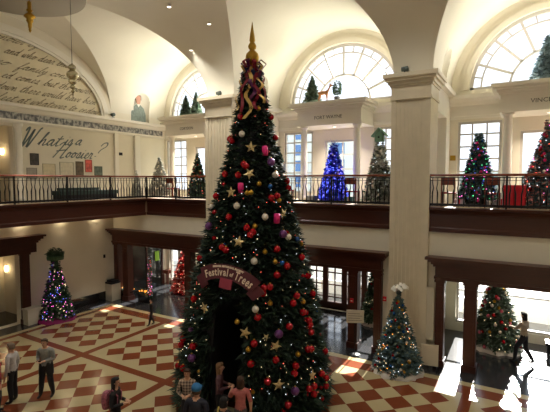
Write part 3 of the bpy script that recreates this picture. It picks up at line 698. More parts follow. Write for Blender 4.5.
# topper: gold finial over a bow of ribbons
o = tree
MB().lathe([(.03, 9.0), (.06, 9.14), (.1, 9.18), (.165, 9.27), (.185, 9.37), (.165, 9.47), (.09, 9.55), (.06, 9.58), (.1, 9.61), (.115, 9.68), (.08, 9.75), (.055, 9.78), (.08, 9.82), (.065, 9.95), (.035, 10.12), (.004, 10.32)], n=24).build('finial', brass, o)
ribr = mat('crimson_ribbon', srgb(130, 20, 40), .45); ribg = mat('gold_ribbon', srgb(200, 165, 90), .35, .4); ribb = mat('navy_ribbon', srgb(30, 40, 80), .45); ribp = mat('plum_ribbon', srgb(95, 30, 80), .45)
rnd = random.Random(4); rb = MB()
for i in range(46):
    a = 2*PI*i/46*5; r0 = .32*(.6+.5*rnd.random()); zc = 9.02+rnd.uniform(-.18, .22); rb.cur = i % 4
    c = Vector((math.cos(a), math.sin(a), 0)); s_ = Vector((-math.sin(a), math.cos(a), 0))*.045
    p = [c*.05, c*r0*.7+Vector((0, 0, .12)), c*r0*1.15+Vector((0, 0, .02)), c*r0*.8-Vector((0, 0, .12)), c*.08-Vector((0, 0, .05))]
    vs = []
    for q in p: vs += [q+s_+Vector((0, 0, zc)), q-s_+Vector((0, 0, zc))]
    rb.add(vs, [(2*j, 2*j+1, 2*j+3, 2*j+2) for j in range(4)])
rb.build('ribbon_bow', [ribr, ribb, ribg, ribp], tree, fix=False)
for i, (m, da, ln) in enumerate([(ribg, -.25, 1.25), (ribr, .25, 1.0), (ribg, .6, .8), (ribr, -.7, 1.15), (ribp, 0, .85), (ribg, -1.1, 1.0), (ribr, 1.0, .8), (ribr, 2.4, .9), (ribg, 3.2, 1.0)]):
    a = math.atan2(-9.79, 6.5)+da; vs = []
    N = 14
    for j in range(N):
        z = 8.92-ln*j/(N-1); R0 = tprof(z)+.09+.05*math.sin(j*1.1+i); aa = a+.18*math.sin(j*.8+i*2); w = .05/max(R0, .2)
        vs += [(R0*math.cos(aa-w), R0*math.sin(aa-w), z), (R0*math.cos(aa+w), R0*math.sin(aa+w), z)]
    b = MB(); b.add(vs, [(2*j, 2*j+1, 2*j+3, 2*j+2) for j in range(N-1)], True); b.build('ribbon_tail', m, tree, fix=False)
# ornaments of the tall tree: angle from the camera side, height, kind
ORN = [('r',-0.68,7.74,1), ('r',1.49,7.79,1), ('r',-1.30,7.18,1), ('r',1.50,7.23,1), ('s',-0.47,7.28,1), ('g',0.34,7.95,1), ('*',-0.06,6.93,1), ('m',0.46,6.84,1), ('*',-0.09,6.25,1), ('*',-0.58,5.78,1), ('*',0.73,5.22,1), ('*',-0.26,4.57,1), ('s',0.71,6.22,1), ('s',-0.37,5.44,1), ('s',0.26,5.17,1), ('s',0.74,4.64,1), ('s',0.02,4.12,1), ('r',-0.96,6.24,1), ('r',-0.28,6.49,1), ('r',1.30,5.87,1), ('r',1.49,6.06,1), ('r',-1.20,5.66,1), ('r',0.46,5.63,1), ('r',0.64,5.68,1), ('r',-0.12,4.91,1), ('r',-0.05,4.74,1), ('r',0.00,4.81,1), ('r',-0.49,4.36,1), ('r',-0.58,4.42,1), ('r',0.44,4.38,1), ('r',0.59,3.95,1), ('r',1.02,4.08,1), ('r',-1.19,4.04,1), ('r',0.38,3.77,1), ('r',1.09,3.58,1), ('g',-0.14,5.76,1), ('g',-0.04,5.77,1), ('g',0.17,5.99,1), ('g',0.68,5.57,1), ('g',0.04,4.95,1), ('g',0.21,4.33,1), ('g',1.14,4.40,1), ('m',-0.31,5.89,1), ('m',0.53,5.12,1), ('p',0.64,6.55,1), ('p',0.62,4.73,1), ('p',-1.15,4.88,1), ('b',0.47,5.93,1), ('b',0.50,4.04,1), ('b',1.01,4.55,1), ('*',-0.74,2.93,1), ('*',-0.10,2.49,1), ('*',0.28,2.15,1), ('*',0.78,1.24,1), ('*',0.29,1.27,1), ('r',0.16,3.50,1), ('r',0.25,3.51,1), ('r',0.14,3.37,1), ('r',0.06,2.84,1), ('r',0.69,3.21,1), ('r',0.60,3.06,1), ('r',0.76,2.79,1), ('r',0.86,2.54,1), ('r',1.12,3.11,1), ('r',0.49,2.55,1), ('r',0.01,2.25,1), ('r',-0.03,1.79,1), ('r',0.27,1.84,1), ('r',0.53,1.61,1), ('r',0.50,1.45,1), ('r',0.16,1.38,1), ('r',0.39,0.78,1), ('r',0.76,1.89,1), ('r',0.82,1.86,1), ('r',0.77,0.80,1), ('r',0.70,0.97,1), ('r',0.79,0.97,1), ('r',1.06,0.75,1), ('r',0.99,1.12,1), ('r',1.22,1.53,1), ('r',1.10,0.92,1), ('r',-1.05,3.04,1), ('r',-0.87,1.96,1), ('r',-1.20,1.94,1), ('r',-1.26,1.74,1), ('r',-1.04,1.31,1), ('r',-1.25,1.20,1), ('g',-0.06,2.11,1), ('g',-0.21,2.73,1), ('g',0.24,3.14,1), ('g',0.80,3.03,1), ('g',0.58,1.86,1), ('p',0.33,2.42,1), ('p',-0.86,1.68,1), ('p',0.49,1.05,1), ('s',0.03,3.02,1), ('r',-0.43,6.21,1), ('s',-1.31,5.37,1), ('r',0.87,2.43,1), ('r',0.87,2.25,1), ('r',-0.53,5.16,1), ('r',-1.01,7.12,1), ('r',-0.21,6.44,1), ('g',0.37,4.08,1)]

KM = {'r': redball, 'g': brass, 's': whiteb, 'p': purp, 'b': blueb}
KN = {'r': 'shiny red ball ornament', 'g': 'small gold ball ornament', 's': 'pearly white ball ornament', 'p': 'matte purple ball ornament', 'b': 'blue ball ornament', '*': 'champagne five-pointed star ornament', 'm': 'bright pink paper lantern ornament'}
KR = {'r': .088, 'g': .065, 's': .085, 'p': .105, 'b': .065}
proto = {}
BA = math.atan2(-9.79, 6.5)
def where(z, s):
    hz = 'near the top' if z > 6.6 else 'at balcony height' if z > 4.9 else 'just above the banner' if z > 3.3 else 'at mid height' if z > 1.7 else 'near the floor'
    sz = 'left side' if s < -.35 else 'right side' if s > .35 else 'front'
    return 'on the tall tree, %s, %s' % (sz, hz)
def ornament(k, da, z, s=1.0, out=1.06):
    R0 = tprof(z)*out+.03; a = BA+da; p = (TC.x+R0*math.cos(a), TC.y+R0*math.sin(a), z)
    lb = KN[k]+' '+where(z, math.sin(da)); gr = lb.replace('ornament', 'ornaments')
    if k not in proto:
        if k == '*': o = star_mb(.16).build('star_ornament', starm)
        elif k == 'm':
            o = MB().lathe([(.03, -.13), (.075, -.12), (.085, 0), (.075, .12), (.03, .13)], n=8).build('lantern_ornament', magenta)
        else:
            r = KR[k]; o = empty('ball_ornament', (0, 0, 0)); b = MB().ball((0, 0, 0), r, 14); bb_ = b.build('ball', KM[k], o); MB().lathe([(.022, r*.97), (.022, r*1.2), (.008, r*1.25)], n=8).build('cap', brass, bb_)
        tag(o, lb, 'ornament', gr); proto[k] = o
    else: o = dup(proto[k], p, lb, gr)
    o.location = p
    o.rotation_euler = (random.uniform(-.2, .2), random.uniform(-.6, .6) if k == '*' else 0, a+PI/2); o.scale = (s,)*3
for k, da, z, s in ORN: ornament(k, da, z, s)
rnd = random.Random(31)
for i in range(34):
    da = rnd.uniform(-1.5, 1.5); z = .3+7.2*(1-math.sqrt(rnd.random()))
    if skip(BA+da, z) or (abs(z-3.3) < .45 and abs(ad(BA+da)) < .6): continue
    ornament(rnd.choice('rrrrgsgp*b'), da, z, rnd.uniform(.55, .85), 1.0)
for i in range(26):      # unseen back, sparser
    ornament(rnd.choice('rg*s'), rnd.uniform(1.7, 4.5), .4+6*rnd.random(), 1)
# banner
ban = mat('plum_banner_cloth', srgb(84, 24, 36), .6, noise=.08); bant = mat('cream_banner_lettering', srgb(225, 205, 180), .6); plumd = mat('faded_pink_bow', srgb(150, 50, 70), .6)
bc = TC+dirv*1.8; bo = empty('banner_sign', (bc.x, bc.y, 3.02), 'curved plum ribbon banner reading Festival of Trees over the tree archway', 'sign', None, AO+PI/2)
RB = 1.55
def bandmesh(r0, r1, t0, t1, y, m, name, N=20, th=.03):
    b = MB()
    for k in range(N):
        a0 = t0+(t1-t0)*k/N; a1 = t0+(t1-t0)*(k+1)/N
        b.prism([(r0*math.sin(a0), r0*math.cos(a0)), (r1*math.sin(a0), r1*math.cos(a0)), (r1*math.sin(a1), r1*math.cos(a1)), (r0*math.sin(a1), r0*math.cos(a1))], lambda u, v, d: (u, d+.16*u*u, v-.45), y-th, y)
    b.build(name, m, bo)
bandmesh(RB-.22, RB+.22, -.62, .62, 0, ban, 'ribbon')
bandmesh(RB-.34, RB+.08, -.8, -.56, .05, ban, 'ribbon_end'); bandmesh(RB-.34, RB+.08, .56, .8, .05, ban, 'ribbon_end')
b = MB(); b.box(-.2, .2, -.07, -.03, RB-.5-.45, RB-.2-.45); b.build('bow', plumd, bo)
ltr = MB(); dg = None
def arctext(s, t0, t1, r, size):
    # per-letter meshes merged into one lettering part
    adv = []; mes = []
    for ch in s:
        if ch == ' ': adv.append(size*.3); mes.append(None); continue
        cu = bpy.data.curves.new('tmp', 'FONT'); cu.body = ch; cu.size = size*(.75 if ch in 'of' and False else 1); cu.extrude = .004; cu.resolution_u = 2; cu.offset = .008
        t = bpy.data.objects.new('tmp', cu); C.objects.link(t); me = bpy.data.meshes.new_from_object(t.evaluated_get(bpy.context.evaluated_depsgraph_get())); C.objects.unlink(t); bpy.data.objects.remove(t)
        w = max(v.co.x for v in me.vertices); adv.append(w+size*.06); mes.append(me)
    tot = sum(adv); x = 0
    for me, w in zip(mes, adv):
        if me:
            a = t0+(t1-t0)*(x+w/2)/tot; sc = (t1-t0)*r/tot; vs = []
            for v in me.vertices:
                lx = (v.co.x-w/2)*sc; lz = v.co.y; u = (r+lz)*math.sin(a)+lx*math.cos(a); h = (r+lz)*math.cos(a)-lx*math.sin(a)
                vs.append((u, -.038-v.co.z+.16*u*u, h-.45))
            ltr.add(vs, [tuple(p.vertices) for p in me.polygons])
        x += w
arctext('Festival', -.54, .02, RB-.12, .31); arctext('of', .05, .13, RB-.1, .16); arctext('Trees', .16, .56, RB-.14, .36)
arctext('INDIANA HISTORICAL SOCIETY', -.32, .3, RB+.13, .07)
ltr.build('lettering', bant, [c for c in bo.children if c.name.startswith('ribbon') and 'end' not in c.name][0], fix=False); bo.scale = (.8,)*3; bo.rotation_euler = (-.1, .13, AO+PI/2)
# ------------------------------------------------------------------ people
def cm(name, col, v=.15): return mat(name, col, .8, noise=v, nscale=20)
skin = mat('skin', srgb(205, 158, 130), .55, noise=.03)
eye_m = mat('dark_eye', (.02, .015, .01), .3); lip_m = mat('lips', srgb(165, 90, 85), .5)
def person(label, loc, rz, H, shirt, pants, hair, arms, legs=None, sleeve=True, lean=0, bulk=1.0, hairlen=0, head_tilt=0, shoes=None, skirt=False):
    """arms: [(elbow, wrist)] for -x and +x sides ; legs: [(knee, ankle)] ; local +y is forward"""
    s = H/1.75
    o = empty('person', loc, label, 'person', None, rz)
    V = []; E_ = []; Rd = []; G = []
    def add(p, r, par, g):
        V.append(Vector(p)); Rd.append(r if isinstance(r, tuple) else (r, r)); G.append(g)
        if par is not None: E_.append((par, len(V)-1))
        return len(V)-1
    L = lambda z: lean*max(0, z-.93)
    b = bulk
    hip = add((0, 0, .95), (.15*b, .115*b), None, 'p'); wa = add((0, L(1.12), 1.12), (.135*b, .105*b), hip, 's'); ch = add((0, L(1.3)+.0, 1.3), (.175*b, .125*b), wa, 's')
    sh = add((0, L(1.42), 1.42), (.13*b, .09), ch, 's'); nk = add((0, L(1.5)+.01, 1.505), .052, sh, 'k')
    hf = L(1.6)+.02+head_tilt*.05
    h1 = add((0, hf+.015, 1.575), (.068, .075), nk, 'k'); h2 = add((0, hf+.005, 1.66), (.076, .09), h1, 'k'); h3 = add((0, hf-.005, 1.72), (.06, .07), h2, 'k')
    legs = legs or [((-.1, .02, .5), (-.11, -.01, .09)), ((.1, .02, .5), (.11, -.01, .09))]
    for sx, (kn, an) in zip((-1, 1), legs):
        a = add((sx*.085, 0, .86), .1*b, hip, 'p'); k = add(kn, .078*b, a, 'p'); c_ = add([kn[i]*.55+an[i]*.45+(-.01 if i == 1 else 0) for i in range(3)], .07*b, k, 'p'); q = add(an, .055, c_, 'p')
        h_ = add((an[0], an[1]+.06, an[2]-.045), .04, q, 'f'); add((an[0]+sx*.015, an[1]+.17, an[2]-.055), .032, h_, 'f')
    for sx, (el, wr) in zip((-1, 1), arms):
        ly = L(1.4)
        a = add((sx*.17*b, ly, 1.405), .072, sh, 's'); e = add(el, .056, a, 's'); w = add(wr, .036, e, 's' if sleeve else 'k')
        d = (Vector(wr)-Vector(el)).normalized()
        pm = Vector(wr)+d*.06; pv = add(pm, (.032, .02), w, 'k')
        side = d.cross(Vector((0, 0, 1)) if abs(d.z) < .8 else Vector((0, 1, 0))).normalized()
        for j, (off, ln) in enumerate(((-.026, .06), (-.009, .075), (.009, .07), (.026, .055))):
            f1 = add(pm+side*off+d*.04, .0095, pv, 'k'); f2 = add(pm+side*off*1.1+d*(.04+ln*.5)+Vector((0, 0, -.008)), .0085, f1, 'k'); add(pm+side*off*1.1+d*(.04+ln*.85)+Vector((0, 0, -.03)), .0075, f2, 'k')
        tv = add(pm+side*.04*(-sx)-d*.005, .011, pv, 'k'); add(pm+side*.05*(-sx)+d*.035, .009, tv, 'k')
    me = bpy.data.meshes.new('sk'); me.from_pydata([tuple(v) for v in V], E_, [])
    t = bpy.data.objects.new('sk', me); C.objects.link(t)
    mod = t.modifiers.new('s', 'SKIN'); mod.use_smooth_shade = True; mod.branch_smoothing = .3
    for i, sv in enumerate(me.skin_vertices[0].data): sv.radius = Rd[i]; sv.use_root = (i == 0)
    sub = t.modifiers.new('u', 'SUBSURF'); sub.levels = 2; sub.render_levels = 2
    mb_ = bpy.data.meshes.new_from_object(t.evaluated_get(bpy.context.evaluated_depsgraph_get()))
    bpy.data.objects.remove(t)
    ms = [skin, shirt, pants, shoes or black]; mi = {'k': 0, 's': 1, 'p': 2, 'f': 3}
    mb_.materials.clear()
    for m in ms: mb_.materials.append(m)
    segs = [(V[a], V[c]-V[a], G[c]) for a, c in E_]
    for p in mb_.polygons:
        c = p.center; bd = 9; bg = 's'
        for a, d, g in segs:
            tt = max(0, min(1, (c-a).dot(d)/d.length_squared)); q = (a+d*tt-c).length
            if q < bd: bd = q; bg = g
        if bg == 'k' and c.z < 1.47 and abs(c.x) < .16 and (c-Vector((0, L(1.45), 1.45))).length < .12: bg = 's' if c.z < 1.455 else 'k'
        p.material_index = mi[bg]; p.use_smooth = True
    for v in mb_.vertices: v.co *= s
    mb_.name = 'body'; bo_ = bpy.data.objects.new('body', mb_); C.objects.link(bo_); bo_.parent = o
    # face
    fy = hf+.005; k = lambda x, y, z: (x*s, y*s, z*s)
    e = MB(); e.ball(k(-.03, fy+.083, 1.655), .011*s, 8).ball(k(.03, fy+.083, 1.655), .011*s, 8); e.build('eyes', eye_m, bo_)
    e = MB(); e.tube([k(0, fy+.085, 1.66), k(0, fy+.103, 1.625), k(0, fy+.085, 1.615)], [.008*s, .014*s, .008*s], 8); e.build('nose', skin, bo_)
    e = MB(); e.tube([k(-.022, fy+.078, 1.59), k(0, fy+.088, 1.588), k(.022, fy+.078, 1.59)], [.004*s, .007*s, .004*s], 6); e.build('mouth', lip_m, bo_)
    e = MB(); e.ball(k(-.078, fy-.0, 1.64), .018*s, 8, 1.5).ball(k(.078, fy-.0, 1.64), .018*s, 8, 1.5); e.build('ears', skin, bo_)
    # hair shell
    hm = MB(); nu, nv = 18, 10; vs = []; 
    for j in range(nv+1):
        for i in range(nu+1):
            ph = -PI/2+ (2*PI)*(i/nu)      # start at back
            front = max(0, math.sin(ph))
            zmin = -.02-.09*(1-front) if front < .35 else .045
            th = j/nv*PI/2
            lo = -hairlen if front < .2 else zmin
            z = 1.665+.088*math.sin(th) if j > 3 else None
            R_ = (.09, .103)
            if j <= 3:
                f_ = 1-j/3.; base = 1.665+.088*math.sin(3/nv*PI/2); z = base+(zmin-.0 - (hairlen if front < .25 else 0))*f_-.0*f_
                w = math.cos(3/nv*PI/2)*(1+.12*f_*(1 if hairlen else 0)); vs.append(k(R_[0]*w*math.cos(ph), fy-.012+R_[1]*w*math.sin(ph)*(1-.25*f_*(hairlen > .1)), z))
            else: vs.append(k(R_[0]*math.cos(th)*math.cos(ph), fy-.012+R_[1]*math.cos(th)*math.sin(ph), z))
    hm.add(vs, [(j*(nu+1)+i, j*(nu+1)+i+1, (j+1)*(nu+1)+i+1, (j+1)*(nu+1)+i) for j in range(nv) for i in range(nu)], True)
    ho = hm.build('hair', hair, o); so = ho.modifiers.new('sol', 'SOLIDIFY'); so.thickness = .012*s; so.offset = -1
    o['_s'] = s; return o
DN = [((-.25, -.02, 1.14), (-.26, .04, .9)), ((.25, -.02, 1.14), (.26, .04, .9))]
HOLD = [((-.24, .0, 1.14), (-.1, .22, 1.16)), ((.24, .0, 1.14), (.1, .22, 1.16))]
brownh = cm('brown_hair', srgb(70, 48, 34)); darkh = cm('black_hair', srgb(22, 17, 15)); blondh = cm('light_brown_hair', srgb(120, 88, 58)); greyh = cm('grey_brown_hair', srgb(120, 100, 84))
greysw = cm('grey_sweater', srgb(140, 140, 136)); darkp = cm('dark_trousers', srgb(26, 26, 32)); redtop = cm('crimson_top', srgb(150, 28, 50)); palej = cm('pale_jacket', srgb(190, 185, 185)); blk = cm('black_jacket', srgb(24, 22, 26))
navy = cm('navy_shirt', srgb(34, 36, 50)); pinkt = cm('salmon_top', srgb(190, 110, 105)); greyp = cm('grey_trousers', srgb(88, 86, 92)); mauve = cm('mauve_cardigan', srgb(98, 66, 72)); shoe = cm('dark_shoes', srgb(30, 26, 24)); tanj = cm('tan_jacket', srgb(175, 160, 140))
def plaid_mat():
    m = mat('plaid_shirt', (.2, .1, .1), .85); nt = m.node_tree; bs = nt.nodes['Principled BSDF']
    tc = nt.nodes.new('ShaderNodeTexCoord'); w = [nt.nodes.new('ShaderNodeTexWave') for _ in range(2)]; w[0].bands_direction = 'X'; w[1].bands_direction = 'Z'
    for q in w: q.inputs['Scale'].default_value = 4.5; nt.links.new(tc.outputs['Object'], q.inputs['Vector'])
    a = nt.nodes.new('ShaderNodeMath'); a.operation = 'ADD'; nt.links.new(w[0].outputs['Fac'], a.inputs[0]); nt.links.new(w[1].outputs['Fac'], a.inputs[1])
    r = nt.nodes.new('ShaderNodeValToRGB'); r.color_ramp.elements[0].color = (*srgb(50, 30, 34), 1); r.color_ramp.elements[1].color = (*srgb(190, 170, 150), 1); r.color_ramp.elements[1].position = 1
    mu = nt.nodes.new('ShaderNodeMath'); mu.operation = 'MULTIPLY'; mu.inputs[1].default_value = .5; nt.links.new(a.outputs[0], mu.inputs[0]); nt.links.new(mu.outputs[0], r.inputs['Fac']); nt.links.new(r.outputs['Color'], bs.inputs['Base Color'])
    return m
def face_to(x, y, tx_, ty): return math.atan2(ty-y, tx_-x)-PI/2
# man in the grey sweater
p = person('person in a grey sweater looking at a phone, jacket tied at the waist', (-11.5, 6.8, 0), math.radians(210), 1.66, greysw, darkp, brownh, HOLD, [((-.13, .03, .5), (-.17, -.03, .09)), ((.12, .05, .5), (.16, .05, .09))], head_tilt=.6, bulk=1.12, shoes=shoe)
s = p['_s']; b = MB(); N = 20
vs = []
for q, z in ((1, 1.04), (1.06, .95), (1.12, .8), (1.1, .68)):
    for k in range(N+1): a = PI*.15+PI*1.7*k/N+PI/2; vs.append((.19*q*math.cos(a)*s, .155*q*math.sin(a)*s, (z+.03*math.sin(k*1.7))*s))
b.add(vs, [(j*(N+1)+i, j*(N+1)+i+1, (j+1)*(N+1)+i+1, (j+1)*(N+1)+i) for j in range(3) for i in range(N)], True); w = b.build('tied_jacket', blk, p); w.modifiers.new('s', 'SOLIDIFY').thickness = .02
ph = empty('phone', (0, 0, 0), 'small dark phone held by the person in the grey sweater', 'phone')
MB().box(-.036, .036, -.004, .004, -.07, .07).build('phone_body', black, ph)
R_ = Matrix.Rotation(math.radians(210), 4, 'Z'); v = R_ @ Vector((0, .31, 1.13)); ph.location = (-11.5+v.x, 6.8+v.y, v.z); ph.rotation_euler = (-.9, 0, math.radians(210))
# two people at the left edge
person('person in a crimson top and black trousers at the left frame edge', (-11.72, 5.6, 0), math.radians(-20), 1.72, redtop, darkp, darkh, DN, bulk=1.15, shoes=shoe)
person('person in a pale jacket standing behind the crimson top at the left edge', (-11.95, 6.12, 0), math.radians(120), 1.66, palej, darkp, greyh, DN, bulk=1.0, shoes=shoe)
# person with patterned backpack
def backpack(p, col, col2, w=.15):
    s = p['_s']; b = MB(); b.lathe([(.05, .0), (.13, .03), (.155, .15), (.15, .3), (.11, .4), (.04, .43)], n=14); 
    for i, v in enumerate(b.v): b.v[i] = (v[0]*s*1.05, (v[1]*.75-.2)*s, (v[2]+1.0)*s)
    o = b.build('backpack', col, p)
    st = MB()
    for sx in (-1, 1): st.tube([(sx*.09*s, -.14*s, 1.38*s), (sx*.11*s, -.02*s, 1.5*s), (sx*.12*s, .11*s, 1.36*s), (sx*.13*s, .1*s, 1.15*s), (sx*.13*s, -.1*s, 1.05*s)], .018*s, 6)
    st.build('backpack_strap', col2, p)
    return o
pinkpat = mat('pink_patterned_cloth', srgb(150, 84, 100), .8, noise=.6, nscale=25); yel = mat('yellow_webbing', srgb(200, 180, 90), .7)
p = person('person with long dark hair and a pink patterned backpack on the tiled floor', (-7.85, 6.2, 0), math.radians(-60), 1.66, blk, darkp, darkh, HOLD, hairlen=.28, shoes=shoe)
backpack(p, pinkpat, pinkpat)
# small walker
person('small child in a dark coat walking across the tiles near the far entrance', (-13.4, 12.5, 0), math.radians(150), 1.12, blk, darkp, darkh, [((-.25, .02, 1.14), (-.27, .16, .95)), ((.24, -.06, 1.14), (.25, -.1, .9))], [((-.09, .12, .5), (-.1, .2, .09)), ((.1, .0, .48), (.1, -.18, .12))], shoes=shoe, bulk=1.1)
# group at the tree archway
person('person in a plaid shirt at the left edge of the tree archway', (-6.8, 7.42, 0), math.radians(-150), 1.64, plaid_mat(), darkp, brownh, HOLD, hairlen=.06, shoes=shoe)
p = person('person in a blue cap and dark shirt with their back to the balcony', (-5.88, 6.68, 0), math.radians(20), 1.76, navy, darkp, brownh, DN, sleeve=False, bulk=1.15, shoes=shoe)
s = p['_s']; cap = mat('blue_cap_cloth', srgb(40, 110, 165), .7, noise=.1)
c_ = MB(); c_.lathe([(.102, -.02), (.106, .02), (.098, .06), (.07, .1), (.03, .118), (.004, .12)], (0, .01, 1.685), 20)
c_.prism([(-.075, .06), (.075, .06), (.07, .15), (.035, .185), (-.035, .185), (-.07, .15)], lambda a, b, d: (a, b+.02, d), 1.675, 1.69)
for i, v in enumerate(c_.v): c_.v[i] = tuple(q*s for q in v)
c_.build('cap', cap, p)
person('person with long light brown hair and a mauve cardigan in the tree archway', (-6.3, 8.0, 0), math.radians(-60), 1.66, mauve, darkp, blondh, HOLD, hairlen=.26, shoes=shoe)
p = person('person in dark clothes with a yellow strap across the back', (-5.22, 6.75, 0), math.radians(10), 1.66, blk, darkp, darkh, HOLD, hairlen=.05, shoes=shoe)
s = p['_s']; st = MB(); st.tube([(-.12*s, .02*s, 1.5*s), (-.09*s, -.1*s, 1.42*s), (0, -.15*s, 1.28*s), (.1*s, -.14*s, 1.12*s), (.17*s, -.06*s, 1.0*s)], .022*s, 6); st.build('yellow_strap', yel, p)
person('person in a salmon top and grey trousers right of the tree archway', (-5.5, 7.75, 0), math.radians(35), 1.6, pinkt, greyp, brownh, [((-.27, .12, 1.2), (-.22, .34, 1.3)), ((.25, -.02, 1.14), (.26, .04, .9))], hairlen=.12, sleeve=False, shoes=shoe)
# walker at the right
person('person in a tan jacket and dark trousers walking past the lobby tree', (.05, 16.1, 0), math.radians(65), 1.72, tanj, darkp, darkh, [((-.2, .16, 1.2), (-.12, .38, 1.2)), ((.24, .02, 1.14), (.2, .24, 1.1))], [((-.09, .2, .52), (-.1, .24, .09)), ((.09, -.02, .5), (.1, -.28, .14))], hairlen=.1, shoes=shoe)
# ------------------------------------------------------------------ smaller trees
mg = fmat('mid_green_needles', (.045, .1, .045)); mg2 = fmat('grey_green_needles', (.13, .18, .13)); blug = fmat('blue_green_needles', (.09, .16, .17)); pale = fmat('frosted_needles', srgb(190, 190, 180)); redn = fmat('red_foil_needles', srgb(170, 24, 26)); pinkn = fmat('pink_foil_needles', srgb(225, 150, 140)); bluen = fmat('royal_blue_needles', srgb(48, 52, 220)); bluen2 = fmat('pale_blue_needles', srgb(110, 120, 235))
cloth_w = mat('white_tree_skirt_cloth', srgb(215, 208, 200), .8, noise=.08, nscale=5, bump=.3); cloth_p = mat('magenta_tree_skirt_cloth', srgb(140, 20, 95), .7, noise=.15); goldc = mat('gold_star_glitter', srgb(220, 180, 80), .3, .6)
mixo = [(redball, .05), (brass, .05), (silver, .05), (blueb, .05)]
small_tree('christmas_tree', (-3.42, 13.5, 0), 2.55, .76, [blug, mg2], [orangeL, coolL, warmL, redL], 'blue-green tree with white bow on top in front of the fluted pier', n=1500, nl=260, skirt=cloth_w, orn=mixo, ng=34, ogroup='tree in front of the fluted pier', seed=12, L=.2, lsz=.014)
wr = MB()
for i in range(22):
    a = 2*PI*i/22*3; q = Vector((math.cos(a), math.sin(a), 0)); s_ = Vector((-q.y, q.x, 0))*.035; c0 = Vector((-3.4, 13.55, 2.62+.06*math.sin(i)))
    pts = [c0+q*.02, c0+q*.16+Vector((0, 0, .12)), c0+q*.28+Vector((0, 0, .02)), c0+q*.1-Vector((0, 0, .03))]; vs = []
    for z in pts: vs += [z+s_, z-s_]
    wr.add(vs, [(2*j, 2*j+1, 2*j+3, 2*j+2) for j in range(3)])
tag(wr.build('tree_bow', [white], fix=False), 'white ribbon bow on top of the blue-green tree', 'bow')
small_tree('christmas_tree', (-17.55, 10.95, 0), 2.85, .72, [mg, dk2], [blueL, warmL, pinkL], 'dark tree with purple lights and magenta skirt by the left wall', n=900, nl=260, skirt=cloth_p, orn=[(silver, .045), (purp, .05)], ng=24, ogroup='tree by the left wall', seed=14, lsz=.017, prof=lambda z: tree_r(z, 2.9, .7, .2))
um = MB()
um.lathe([(.33, -.12), (.345, .0), (.3, .12), (.2, .21), (.08, .26), (.01, .27)], n=22); foli = foliage_mesh(.4, .3, 200, .12, .02, prof=lambda z: .34*math.sqrt(max(.02, 1-(z/.42)**2)), seed=3)
um.v = [(a, b, c) for a, b, c in um.v]; o_ = len(um.v); um.v += foli.v; um.f += [[i+o_ for i in q] for q in foli.f]; um.mi += foli.mi; um.smooth += foli.smooth
tag(um.build('tree_canopy_topper', [mg, dk2], fix=False, loc=(-17.55, 10.95, 2.75)), 'round green umbrella-like topper above the purple-lit tree', 'tree topper')
small_tree('christmas_tree', (-15.85, 17.3, 0), 2.75, .82, [redn, pinkn], [warmL, redL], 'red and pink tree inside the far left entrance', n=1500, nl=200, orn=[(whiteb, .06), (redball, .06)], ng=26, ogroup='red tree in the far left entrance', seed=15, prof=lambda z: tree_r(z, 2.9, .82, .12))
small_tree('christmas_tree', (-.85, 17.3, 0), 2.75, .88, [mg2, mg], [warmL], 'green tree with pink and gold baubles in the bright right lobby', n=1600, nl=60, skirt=cloth_w, orn=[(mat('pink_glass', srgb(200, 90, 110), .3, .2), .065), (redball, .065), (brass, .06), (whiteb, .06)], ng=44, ogroup='tree in the right lobby', seed=16, prof=lambda z: tree_r(z, 3.0, .9, .15))
small_tree('christmas_tree', (-5.5, 17.35, 0), 2.4, .42, [mg, mg2], [warmL], 'slim green tree behind the middle entrance sidelight', n=800, nl=60, skirt=cloth_w, orn=[(silver, .05), (redball, .05)], ng=12, ogroup='slim tree behind the middle entrance', seed=17)
blueL2 = glow('violet_blue_bulb', (.25, .22, 1), 3)
# balcony level trees
small_tree('christmas_tree', (-6.75, 16.05, ZB), 2.3, .62, [bluen, bluen2], [blueL, blueL2, blueL], 'royal blue glowing tree under the middle portico', n=1500, nl=420, orn=[(silver, .05), (blueb, .06)], ng=16, ogroup='royal blue tree', seed=18, lsz=.02, prof=lambda z: max(.16, tree_r(z, 2.6, .62, .1)), L=.17)
t_ = MB(); rnd = random.Random(8)
for i in range(30):
    a = rnd.random()*2*PI; e = rnd.uniform(.3, 1.4); d = Vector((math.cos(a)*math.cos(e), math.sin(a)*math.cos(e), math.sin(e))); t_.tube([d*.02, d*(.18+.14*rnd.random())], [.008, .002], 4)
tag(t_.build('spray_topper', bluen2, fix=False, loc=(-6.75, 16.05, ZB+2.28)), 'spiky pale blue spray on top of the blue tree', 'tree topper')
small_tree('christmas_tree', (-4.85, 16.0, ZB), 2.3, .58, [pale, mg], [coolL], 'frosted grey tree with a birdhouse on top beside the fluted pier', n=1100, nl=60, orn=[(whiteb, .06), (silver, .05)], ng=24, ogroup='frosted tree', seed=19, prof=lambda z: tree_r(z, 2.75, .6, .12))
bh = empty('birdhouse', (-4.85, 15.95, ZB+2.32), 'green-roofed birdhouse on top of the frosted tree', 'birdhouse'); grn = mat('sage_green_paint', srgb(110, 150, 125), .7)
MB().prism([(-.15, 0), (.15, 0), (.15, .25), (0, .4), (-.15, .25)], lambda a, b, d: (a, d, b), -.14, .14).build('house_body', grn, bh)
b = MB(); b.prism([(-.28, .18), (0, .46), (.28, .18), (.28, .22), (0, .52), (-.28, .22)], lambda a, b, d: (a, d, b), -.19, .19); b.build('roof', grn, bh)
b = MB(); b.lathe([(.035, 0), (.035, .02)], n=14); b.v = [(a, -.14-c, b+.16) for a, b, c in b.v]; b.build('entrance_hole', black, bh)
